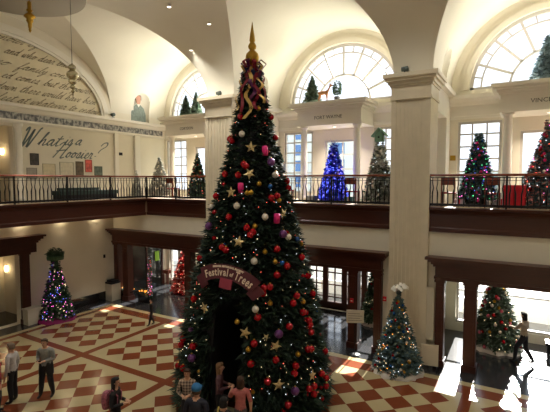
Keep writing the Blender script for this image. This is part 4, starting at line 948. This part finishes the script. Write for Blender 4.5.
small_tree('christmas_tree', (-1.5, 16.4, ZB), 2.5, .6, [blug, dk2], [pinkL, greenL, blueL], 'teal and pink lit tree on the balcony in front of the tall window', n=1300, nl=170, orn=[(magenta, .05), (blueb, .045)], ng=30, ogroup='teal and pink balcony tree', seed=20, prof=lambda z: tree_r(z, 2.8, .62, .14))
small_tree('christmas_tree', (.55, 16.0, ZB), 2.75, .78, [blug, pinkn], [pinkL, redL, coolL], 'crimson and green tree at the right edge of the balcony', n=1300, nl=160, orn=[(redball, .06), (magenta, .05), (whiteb, .05)], ng=34, ogroup='crimson balcony tree at the right edge', seed=22, prof=lambda z: tree_r(z, 2.9, .85, .12))
small_tree('christmas_tree', (-14.0, 16.2, ZB), 2.2, .48, [mg, dk2], [redL, warmL], 'dark green slim tree on the far left balcony bay', n=900, nl=70, orn=[(redball, .045), (brass, .04)], ng=18, ogroup='slim tree in the far left bay', seed=23)
small_tree('christmas_tree', (-17.0, 16.6, ZB), 2.1, .6, [pale, pale], [warmL], 'cream white tree glowing beside the far corner of the balcony', n=900, nl=80, orn=[(whiteb, .05)], ng=10, ogroup='cream white tree', seed=24)
# angel-like white figure -> plain white table tree
small_tree('table_tree', (-17.2, 15.2, ZB), 1.35, .28, [pale, pale], [], 'small white feathery table tree at the end of the lettering wall', 'table tree', n=260, nl=0, seed=25, L=.15)
# topiary in an urn
o = empty('potted_topiary', (-9.3, 16.0, ZB), 'cone topiary in a round grey urn left of the blue tree', 'potted plant')
MB().lathe([(.3, 0), (.3, .9), (.16, .95), (.14, 1.05), (.3, 1.2), (.36, 1.4), (.34, 1.52), (.37, 1.56)], n=20).build('urn', mat('grey_urn', srgb(130, 135, 138), .6, noise=.15), o)
f = foliage_mesh(.75, .28, 320, .1, .02, seed=5); core(f, .75, .28, None, .7); f.v = [(a, b, c+1.55) for a, b, c in f.v]; f.build('foliage', [mg, dk2], o, fix=False)
MB().lathe([(.05, 2.25), (.03, 2.35), (.002, 2.6)], n=8).build('topper', whiteb, o)
frost = fmat('frosted_green_needles', (.22, .3, .22)); frost2 = fmat('silvery_blue_needles', (.25, .34, .38))
# porticos: trees and deer on top
PT = ZB+4.15
for x, h, r_, m2, lb in ((-8.15, 1.2, .4, [frost, mg2], 'green tree on top of the middle portico left of the deer'), (-15.4, 1.1, .33, [frost, mg2], 'left one of two small trees on the far left portico'), (-14.7, 1.2, .33, [frost, mg2], 'right one of two small trees on the far left portico'), (.42, 1.55, .5, [frost2, blug], 'blue-grey tree on top of the right portico')):
    small_tree('small_tree', (x, 16.95, PT), h, r_, m2, [], lb, 'small tree', n=520, nl=0, L=.16, seed=int(x*10) % 50, inner=.5)
o = empty('potted_topiary', (-7.0, 16.95, PT), 'slim topiary with a finial on top of the middle portico', 'potted plant')
MB().lathe([(.1, 0), (.13, .2), (.12, .22)], n=14).build('pot', mat('dark_pot', srgb(60, 60, 58), .6), o)
f = foliage_mesh(.7, .17, 320, .09, .02, prof=lambda z: .17*max(.2, math.sin(PI*min(1, z/.75))**.5), seed=9); f.v = [(a, b, c+.2) for a, b, c in f.v]; f.build('foliage', [mg, mg2], o, fix=False)
# deer
deerm = mat('tan_deer_fur', srgb(165, 115, 70), .9, noise=.15)
d_ = [((0, .0, .42), .07), ((0, -.2, .43), .085), ((0, -.36, .45), .07)]
def skinned(name, verts, edges, m, parent, lv=1):
    me = bpy.data.meshes.new('sk'); me.from_pydata([v for v, r in verts], edges, []); t = bpy.data.objects.new('sk', me); C.objects.link(t)
    t.modifiers.new('s', 'SKIN').use_smooth_shade = True
    for i, sv in enumerate(me.skin_vertices[0].data): sv.radius = (verts[i][1],)*2; sv.use_root = i == 0
    t.modifiers.new('u', 'SUBSURF').levels = lv; t.modifiers['u'].render_levels = lv
    q = bpy.data.meshes.new_from_object(t.evaluated_get(bpy.context.evaluated_depsgraph_get())); bpy.data.objects.remove(t); q.materials.clear(); q.materials.append(m); q.name = name
    for p in q.polygons: p.use_smooth = True
    o = bpy.data.objects.new(name, q); C.objects.link(o); o.parent = parent; return o
dr = empty('deer_figure', (-7.55, 16.85, PT), 'small tan deer figure standing on the middle portico', 'deer figure', None, -PI/2)
V_ = [((0, -.05, .42), .085), ((0, .12, .41), .07), ((0, -.2, .43), .08), ((0, .2, .52), .045), ((0, .26, .64), .038), ((0, .3, .7), .042), ((0, .4, .67), .022), ((0, -.28, .47), .02),
      ((-.05, .13, .25), .022), ((-.05, .13, .12), .014), ((-.05, .14, .01), .014), ((.05, .13, .25), .022), ((.05, .13, .12), .014), ((.05, .14, .01), .014),
      ((-.05, -.18, .3), .035), ((-.05, -.25, .16), .015), ((-.05, -.21, .01), .014), ((.05, -.18, .3), .035), ((.05, -.25, .16), .015), ((.05, -.21, .01), .014), ((-.06, .27, .76), .014), ((.06, .27, .76), .014)]
E2 = [(0, 1), (0, 2), (1, 3), (3, 4), (4, 5), (5, 6), (2, 7), (1, 8), (8, 9), (9, 10), (1, 11), (11, 12), (12, 13), (2, 14), (14, 15), (15, 16), (2, 17), (17, 18), (18, 19), (5, 20), (5, 21)]
skinned('body', V_, E2, deerm, dr)
b = MB()
for sx in (-1, 1): b.tube([(sx*.02, .28, .74), (sx*.07, .25, .86), (sx*.06, .27, .95)], [.008, .007, .003], 5); b.tube([(sx*.06, .255, .84), (sx*.09, .3, .9)], [.006, .003], 5)
b.build('antlers', mat('antler', srgb(120, 90, 60), .7), dr)
# little spotlights on the pier capitals
sp = empty('spotlight', (-3.6, 14.45, 9.55), 'small grey spotlight on the capital of the tall fluted pier', 'spotlight'); spm = mat('grey_spotlight_metal', srgb(90, 100, 98), .5, .4)
b = MB(); b.box(-.09, .09, -.05, .05, 0, .03); b.box(-.02, .02, -.02, .02, .03, .12); b.build('bracket', spm, sp)
b = MB(); b.lathe([(.07, 0), (.09, .2), (.06, .22)], n=14); b.v = [(c-.1, a, b_+.17) for a, b_, c in b.v]; b.build('lamp_head', spm, sp)
s2 = dup(sp, (-11.3, 14.45, 9.55), 'small grey spotlight on the capital of the pier behind the tall tree')
s3 = dup(sp, (XL+.15, 14.6, 9.2), 'small grey spotlight on the left cornice at the end of the lunette')
# ------------------------------------------------------------------ objects on the balcony
grp = mat('grey_gift_paper', srgb(130, 128, 130), .6, noise=.2); redp = mat('red_gift_paper', srgb(200, 20, 40), .5, noise=.06)
def gift(x, y, w, d, h, m, label, z=ZB, rib=white):
    o = empty('gift_box', (x, y, z), label, 'gift box'); MB().box(-w/2, w/2, -d/2, d/2, 0, h).build('box', m, o)
    b = MB(); b.box(-.02, .02, -d/2-.005, d/2+.005, 0, h+.005); b.box(-w/2-.005, w/2+.005, -.02, .02, 0, h+.005); b.build('ribbon', rib, o); return o
gift(-.35, 15.5, .62, .35, .72, redp, 'large bright red gift box by the crimson balcony tree', rib=redball)
gift(-1.05, 15.7, .3, .3, .2, grp, 'small grey gift box right of the teal balcony tree')
gift(-.72, 15.8, .3, .25, .26, mat('white_gift_paper', srgb(205, 205, 210), .5), 'small white gift box left of the red gift box', rib=redp)
gift(-2.0, 15.9, .32, .3, .22, mat('silver_gift_paper', srgb(170, 170, 180), .4, .2), 'silver gift box left of the teal balcony tree', rib=redp)
gift(-7.5, 15.6, .34, .3, .24, grp, 'grey gift box left of the blue tree', rib=blueb)
gift(-5.9, 15.6, .34, .3, .24, mat('teal_gift_paper', srgb(60, 100, 110), .5), 'teal gift box right of the blue tree')
chairm = mat('crimson_seat_cloth', srgb(140, 22, 34), .7)
def chair(x, y, rz, label, grp_=None):
    o = empty('chair', (x, y, ZB), label, 'chair', grp_, rz)
    MB().box(-.22, .22, -.22, .22, .43, .48).build('seat', chairm, o); MB().box(-.22, .22, .19, .23, .72, .98).build('backrest', wood2, o)
    for i in (-1, 1):
        for j in (-1, 1): MB().box(i*.2-.018, i*.2+.018, j*.2-.018, j*.2+.018, 0, .43 if j < 0 else .98).build('leg', wood2, o)
    return o
chair(-2.25, 15.15, PI, 'red-seated chair just right of the tall fluted pier'); chair(-.95, 15.1, PI, 'red-seated chair left of the red gift box')
chair(-8.5, 15.3, PI, 'red-seated chair left of the blue tree'); chair(-5.6, 15.1, PI, 'red-seated chair between the blue and the frosted tree'); chair(-14.9, 15.4, PI, 'red-seated chair in the far left balcony bay')
# thermostat, plates
tag(MB().box(-2.7, -2.5, YW-.03, YW, 6.85, 7.05).build('wall_plate', brass), 'small brass wall plate left of the tall balcony window', 'wall plate')
# low dark bench seats behind the left railing
o = empty('bench', (-17.6, 12.6, ZB), 'long low dark bench behind the left railing', 'bench'); teal = mat('dark_green_upholstery', srgb(40, 58, 54), .8)
MB().box(-.35, .35, -1.5, 1.5, .22, .4).build('seat', teal, o); MB().box(-.3, .3, -1.45, 1.45, 0, .22).build('base', darkm, o); MB().box(-.4, -.3, -1.2, .9, .4, .52).build('backrest', teal, o)
# ------------------------------------------------------------------ objects downstairs
wp = mat('cream_laminate', srgb(200, 192, 172), .5)
o = empty('trash_bin', (-18.0, 14.25, 0), 'white square bin with a black lid against the left wall', 'bin'); MB().box(-.24, .24, -.27, .27, 0, .85).build('body', wp, o); MB().box(-.25, .25, -.28, .28, .85, .93).build('lid', black, o); b = MB(); b.box(-.2, .2, -.2, .2, .93, 1.02); b.box(-.1, .1, -.205, -.19, .95, 1.0); b.build('flap', black, [c for c in o.children if c.name.startswith('lid')][0])
o = empty('pedestal', (-17.95, 10.1, 0), 'low white box pedestal between the left door and the purple-lit tree', 'pedestal'); MB().box(-.2, .2, -.3, .3, 0, .62).build('body', wp, o); MB().box(-.23, .23, -.33, .33, .62, .68).build('top', wp, o)
# planter with lit garland at the far left entrance
def planter(x, w, lb):
    o = empty('planter', (x, 14.9, 0), 'low black granite plinth at the far left entrance, '+lb, 'planter'); MB().box(-w, w, -.3, .3, 0, .38).build('plinth', granite, o); MB().box(-w-.03, w+.03, -.33, .33, .38, .44).build('top', granite, o)
    gl = empty('lit_garland', (x, 14.8, .44), 'orange-lit garland on the black granite plinth, '+lb, 'garland')
    f = MB(); rnd = random.Random(6)
    for i in range(int(330*w)):
        x = rnd.uniform(-w, w)*.95; y = rnd.uniform(-.2, .2); z = rnd.uniform(0, .14); d = Vector((rnd.uniform(-1, 1), rnd.uniform(-1, 1), rnd.uniform(0, 1))).normalized()*.09; o_ = len(f.v); w_ = Vector((d.y, -d.x, 0))*.2
        f.v += [(x, y, z), tuple(Vector((x, y, z))+d*.5+w_), tuple(Vector((x, y, z))+d), tuple(Vector((x, y, z))+d*.5-w_)]; f.f.append([o_, o_+1, o_+2, o_+3]); f.mi.append(0); f.smooth.append(False)
    f.build('foliage', mg, gl, fix=False); b = MB()
    for i in range(int(60*w)): b.ball((rnd.uniform(-w, w)*.9, rnd.uniform(-.2, .15), rnd.uniform(.06, .16)), .016, 6)
    tag(b.build('string_lights', orangeL, gl), kind='stuff')
planter(-17.5, .36, 'left one'); planter(-16.25, .34, 'right one')
# post garland with purple lights
gl = empty('post_garland', (-15.95, 14.8, .2), 'garland with purple and red lights hanging beside the far left entrance post', 'garland')
f = foliage_mesh(2.5, .16, 420, .12, .02, prof=lambda z: .08, seed=44, z0=0); f.build('foliage', [mg, dk2], gl, fix=False)
tag(lights_mesh(2.5, .14, 80, .016, lambda z: .09, seed=45).build('string_lights', [pinkL, redL, coolL], gl, fix=False), kind='stuff')
# lobby things seen through the far left entrance
yg = mat('lime_poster', srgb(150, 200, 50), .6)
o = struct(empty('door_side_lobby', (XL+.02, 16.75, 0)))
f = MB(); f.box(0, .08, -1.2, -1.08, 0, 2.5); f.box(0, .08, 1.08, 1.2, 0, 2.5); f.box(0, .08, -.06, .06, 0, 2.5); f.box(0, .08, -1.2, 1.2, 2.5, 2.65); f.build('door_frame', wood, o)
MB().box(0, .03, -1.1, 1.1, 0, 2.5).build('dark_pane', mat('smoked_glass', (.02, .022, .02), .08), o)
tag(MB().box(XL+.11, XL+.115, 17.3, 17.62, 1.45, 2.0).build('poster', yg), 'lime green poster on the dark side door of the far left lobby', 'poster')
o = empty('console_table', (-18.0, 18.05, 0), 'small wooden console table in the far corner of the left lobby', 'table'); MB().box(-.2, .2, -.15, .15, .78, .82).build('tabletop', wood2, o); MB().box(-.18, .18, -.13, .13, .62, .78).build('drawer', wood2, o)
for i in (-1, 1):
    for j in (-1, 1): MB().box(i*.16-.02, i*.16+.02, j*.11-.02, j*.11+.02, 0, .62).build('leg', wood2, o)
# wall sconce in the left door room, wall lamp in lobby
lampm = mat('lamp_glass', srgb(255, 220, 160), .4, emit=(1, .72, .36), es=4)
def sconce(x, y, z, rz, label):
    o = empty('wall_sconce', (x, y, z), label, 'wall lamp', None, rz); MB().box(-.05, .05, 0, .04, -.12, .14).build('back_plate', brass, o); MB().lathe([(.05, -.15), (.085, -.08), (.09, .08), (.07, .14)], (0, -.08, 0), 16).build('lamp_shade', lampm, o); MB().tube([(0, .0, -.1), (0, -.08, -.13), (0, -.08, -.1)], .012).build('arm', brass, o)
    l = bpy.data.lights.new('sconce_light', 'POINT'); l.energy = 2.5; l.color = (1, .75, .45); l.shadow_soft_size = .08; q = bpy.data.objects.new('sconce_light', l); C.objects.link(q); q.parent = o; q.location = (0, -.25, 0)
sconce(XL-2.0, 10.4, 2.05, 0, 'glowing wall sconce inside the left doorway'); 
sconce(-15.2, 18.2, 2.1, 0, 'small lit wall lamp above the red and pink tree')
sconce(XL-2.0, 10.4, 7.35, 0, 'lit wall lamp in the upstairs left gallery')
# red alarm pulls
for x, y, z, lb in ((-4.12, 14.385, 2.0, 'small red fire alarm box on the wall left of the blue-green tree'), (-5.32, 14.415, 1.76, 'small red fire alarm box on the wooden post of the middle entrance')):
    o = empty('fire_alarm', (x, y, z), lb, 'fire alarm'); MB().box(-.06, .06, -.02, .015, -.08, .08).build('box', redp, o); MB().box(-.03, .03, -.035, -.02, -.02, .0).build('pull_handle', white, o)
tag(MB().box(-18.3, -18.27, 13.95, 14.05, 2.15, 2.32).build('wall_switch', darkm), 'small dark switch plate above the white bin', 'switch')
# sign on stand near middle entrance
o = empty('sign_stand', (-5.0, 13.9, 0), 'cream sign panel on a slim dark stand before the middle entrance', 'sign', None, math.radians(24))
MB().tube([(0, 0, 0), (0, 0, 1.5)], .018).build('pole', darkm, o); MB().lathe([(.2, 0), (.2, .02), (.03, .04)], n=20).build('base', darkm, o)
b = MB(); b.box(-.3, .3, -.03, 0, 1.15, 1.6); b.build('sign_panel', wp, o); b = MB()
for i in range(4): b.box(-.24, .24-.08*(i % 2), -.034, -.03, 1.23+i*.08, 1.245+i*.08)
b.build('printed_lines', lettering, o)
# tall pale panel and leaning board on the pier
o = tag(MB().box(-2.73+.0, -2.5, 14.37, 14.42, .85, 2.6).build('wall_panel', wp), 'tall narrow pale panel fixed beside the right entrance', 'panel')
o = empty('display_board', (-2.55, 14.12, 0), 'low cream display board standing right of the blue-green tree', 'board', None, math.radians(10)); MB().box(-.26, .26, -.015, .015, .1, .8).build('panel', wp, o)
for i in (-1, 1): MB().box(i*.22-.02, i*.22+.02, -.12, .12, 0, .1).build('foot', darkm, o)
# bench in right lobby
o = empty('bench', (1.6, 17.4, 0), 'dark low bench in the bright right lobby', 'bench'); MB().box(-.9, .9, -.25, .25, .38, .46).build('seat', darkm, o)
for i in (-1, 1): MB().box(i*.8-.05, i*.8+.05, -.22, .22, 0, .38).build('leg', darkm, o)
# downlights under the left balcony edge
dl = mat('downlight_glow', (1, .9, .7), .5, emit=(1, .82, .55), es=12)
for k, y in enumerate((8.2, 9.9, 11.7, 13.5)):
    tag(MB().box(XL+.02, XL+.16, y-.14, y+.14, 4.28, 4.36).build('downlight', dl), 'small warm downlight high on the left lower wall, ' + ['above the left doorway', 'over the white pedestal', 'over the purple-lit tree', 'over the white bin'][k], 'downlight')
    l = bpy.data.lights.new('wash', 'SPOT'); l.energy = 6; l.color = (1, .8, .55); l.spot_size = 2.0; l.spot_blend = 1; q = bpy.data.objects.new('downlight_beam', l); C.objects.link(q); q.location = (XL+.3, y, 4.2); q.rotation_euler = (0, -.15, 0)
# ------------------------------------------------------------------ outside
paving = mat('pale_concrete_paving', srgb(118, 116, 112), .8, noise=.06); lawn = mat('winter_lawn', srgb(110, 130, 80), .9, noise=.2)
tag(MB().box(-80, 60, 18.7, 30, -.25, -.1).build('terrace', paving), 'pale paved terrace outside the windows', 'paving', kind='structure')
tag(MB().box(-150, 150, 30, 400, -.3, -.15).build('lawn', lawn), kind='structure')
rw = mat('white_rail_paint', srgb(190, 192, 194), .5)
for k, y in enumerate((21.5, 24.5)):
    o = empty('terrace_wall', (-3, y, -.1), ['nearer low white terrace wall outside the lobby', 'farther white terrace wall outside the lobby'][k], 'terrace wall')
    MB().box(-20, 20, -.15, .15, 0, .7+.5*k).build('wall', rw, o)
    b = MB(); b.box(-20, 20, -.04, .04, 1.25+.5*k, 1.33+.5*k); b.build('rail', rw, o)
    for x in range(-18, 19, 4): MB().box(x-.06, x+.06, -.05, .05, .7+.5*k, 1.3+.5*k).build('rail_post', rw, o)
hg = fmat('hedge_leaves', (.06, .12, .03))
for k, (x, y) in enumerate(((-1.9, 28), (3.4, 27.5), (-6.6, 28))):
    f = foliage_mesh(2.4, 1.8, 500, .5, .09, prof=lambda z: 1.8*math.sqrt(max(.05, 1-((z-1)/1.5)**2)), seed=60+k); f.build('shrub', [hg, mg2], None, fix=False, loc=(x, y, -.1)); tag(bpy.data.objects[-1] if False else C.objects[-1], ['rounded green shrub outside the right lobby, left one', 'rounded green shrub outside the right lobby, right one', 'rounded green shrub outside the middle doors'][k], 'shrub')
bw = mat('pale_facade', srgb(225, 225, 225), .7); bg = mat('blue_facade_glass', srgb(90, 130, 190), .2)
o = empty('office_building', (-44, 75, 0), 'pale office building with blue windows seen through the left balcony windows', 'building')
MB().box(-17, 17, 0, 12, 0, 17).build('walls', bw, o)
n_ = 0
for i in range(8):
    for j in range(5):
        MB().box(-15.8+i*4, -13.4+i*4, -.08, 0, 1.5+j*3.1, 3.6+j*3.1).build('window_pane', bg, o)
o = empty('far_building', (20, 160, 0), 'long low grey building on the horizon beyond the right windows', 'building'); MB().box(-90, 60, 0, 15, 0, 8).build('walls', mat('distant_facade', srgb(140, 150, 150), .8), o); MB().box(-92, 62, -.5, 15.5, 8, 8.8).build('roof', bw, o)
# ------------------------------------------------------------------ light
w = bpy.data.worlds.new('sky'); S.world = w; w.use_nodes = True; bgd = w.node_tree.nodes['Background']
bgd.inputs[0].default_value = (.86, .93, 1, 1); bgd.inputs[1].default_value = 1.35
sun = bpy.data.lights.new('sun', 'SUN'); sun.energy = 24; sun.angle = .009; sun.color = (1, .93, .82)
so = bpy.data.objects.new('sun', sun); C.objects.link(so); so.rotation_euler = Vector((-.02, 1, .5)).to_track_quat('Z', 'Y').to_euler()
portal(XR+.5, 9, 6.85, 8, 2.9, (0, PI/2, 0)) if False else None
# ------------------------------------------------------------------ camera
cd = bpy.data.cameras.new('camera'); co = bpy.data.objects.new('camera', cd); C.objects.link(co); S.camera = co
cd.sensor_fit = 'HORIZONTAL'; cd.sensor_width = 36; cd.lens = 427/550*36; cd.clip_start = .05; cd.clip_end = 1000
co.location = (0, 0, 6.1); co.rotation_euler = (PI/2-math.atan(26.5/427), 0, math.radians(30.6))
S.view_settings.view_transform = 'Standard'; S.view_settings.look = 'None'; S.view_settings.exposure = .62; S.view_settings.gamma = 1
for o in list(bpy.data.objects):
    if '_s' in o: del o['_s']
# fill lights added on the portico cornices to brighten the vaults
upm = mat('uplight_lens', (1, .95, .85), .4, emit=(1, .9, .72), es=2)
for bi, (xc, r) in enumerate(BAYS):
    for k, dx in enumerate((-1.2, 1.2)):
        o = empty('uplight', (xc+dx, 17.2, PT), 'small uplight lamp added at the %s end of the %s portico roof' % (('left', 'right')[k], ('far left', 'middle', 'right')[bi]), 'light fixture')
        MB().box(-.12, .12, -.06, .06, 0, .08).build('housing', darkm, o); MB().box(-.1, .1, -.04, .04, .08, .085).build('lens', upm, o)
        l = bpy.data.lights.new('uplight', 'AREA'); l.shape = 'RECTANGLE'; l.size = .5; l.size_y = .2; l.energy = 50; l.color = (1, .97, .9); q = bpy.data.objects.new('upfill_beam', l); C.objects.link(q); q.location = (xc+dx, 17.2, PT+.14); q.rotation_euler = (PI+.5, 0, 0)

# canopy added outside the middle doors to cut off high sun
o = empty('sun_blocker', (-7.9, 18.7, 3.15), 'flat canopy added outside to keep sun off the middle doors', 'canopy')
MB().box(-2.5, 2.55, 0, 3.3, 0, .25).build('slab', rw, o)
for x in (-2.3, 2.3): MB().box(x-.08, x+.08, 3.0, 3.16, -3.25, 0).build('post', rw, o)
# fill lamps added in the lobbies and under the porticos
def ceiling_lamp(x, y, z, e, label, col=(1, .9, .74)):
    o = empty('ceiling_lamp', (x, y, z), label, 'ceiling lamp')
    MB().lathe([(.09, -.03), (.09, 0)], n=24).build('rim', white, o); MB().lathe([(.07, -.035), (.07, -.03)], n=24).build('diffuser', upm, o)
    l = bpy.data.lights.new('lamp', 'AREA'); l.shape = 'DISK'; l.size = .2; l.spread = 2.1; l.energy = e; l.color = col; q = bpy.data.objects.new('lamp_beam', l); C.objects.link(q); q.parent = o; q.location = (0, 0, -.05)
for bi, (xc, r) in enumerate(BAYS):
    nm = ('far left', 'middle', 'right')[bi]
    ceiling_lamp(xc, 17.4, 8.4, 40, 'round fill lamp added in the soffit of the %s portico' % nm)
    ceiling_lamp(xc, 16.6, 4.4, (45, 12, 20)[bi], 'round fill lamp added in the ceiling of the %s lobby' % nm)

LP = [(-11.34, 11.67, 'highest of the three left of the tall tree tip'), (-10.4, 12.76, 'nearest to the tall tree tip'), (-12.0, 13.56, 'lowest of the three left of the tall tree tip'), (-3.5, 11.8, 'added for fill above the tall fluted pier'), (4.2, 11.8, 'added for fill above the pier beyond the right frame edge'), (-15.4, 5.4, 'added for fill in the near left of the crown'), (-10.0, 5.6, 'added for fill, near row, left of the middle'), (-4.5, 5.6, 'added for fill, near row, right of the middle'), (.5, 5.6, 'added for fill, near row, far right')]  # lamps above the piers, in the crown and near row are added fill
for x, y, lb in LP:
    zc = ZS+B*math.sqrt(max(0, 1-((y-YC)/A)**2)) if y > YC else ZS+B
    ceiling_lamp(x, y, zc-.03, 36, 'small recessed lamp in the vault, '+lb, (1, .96, .88))
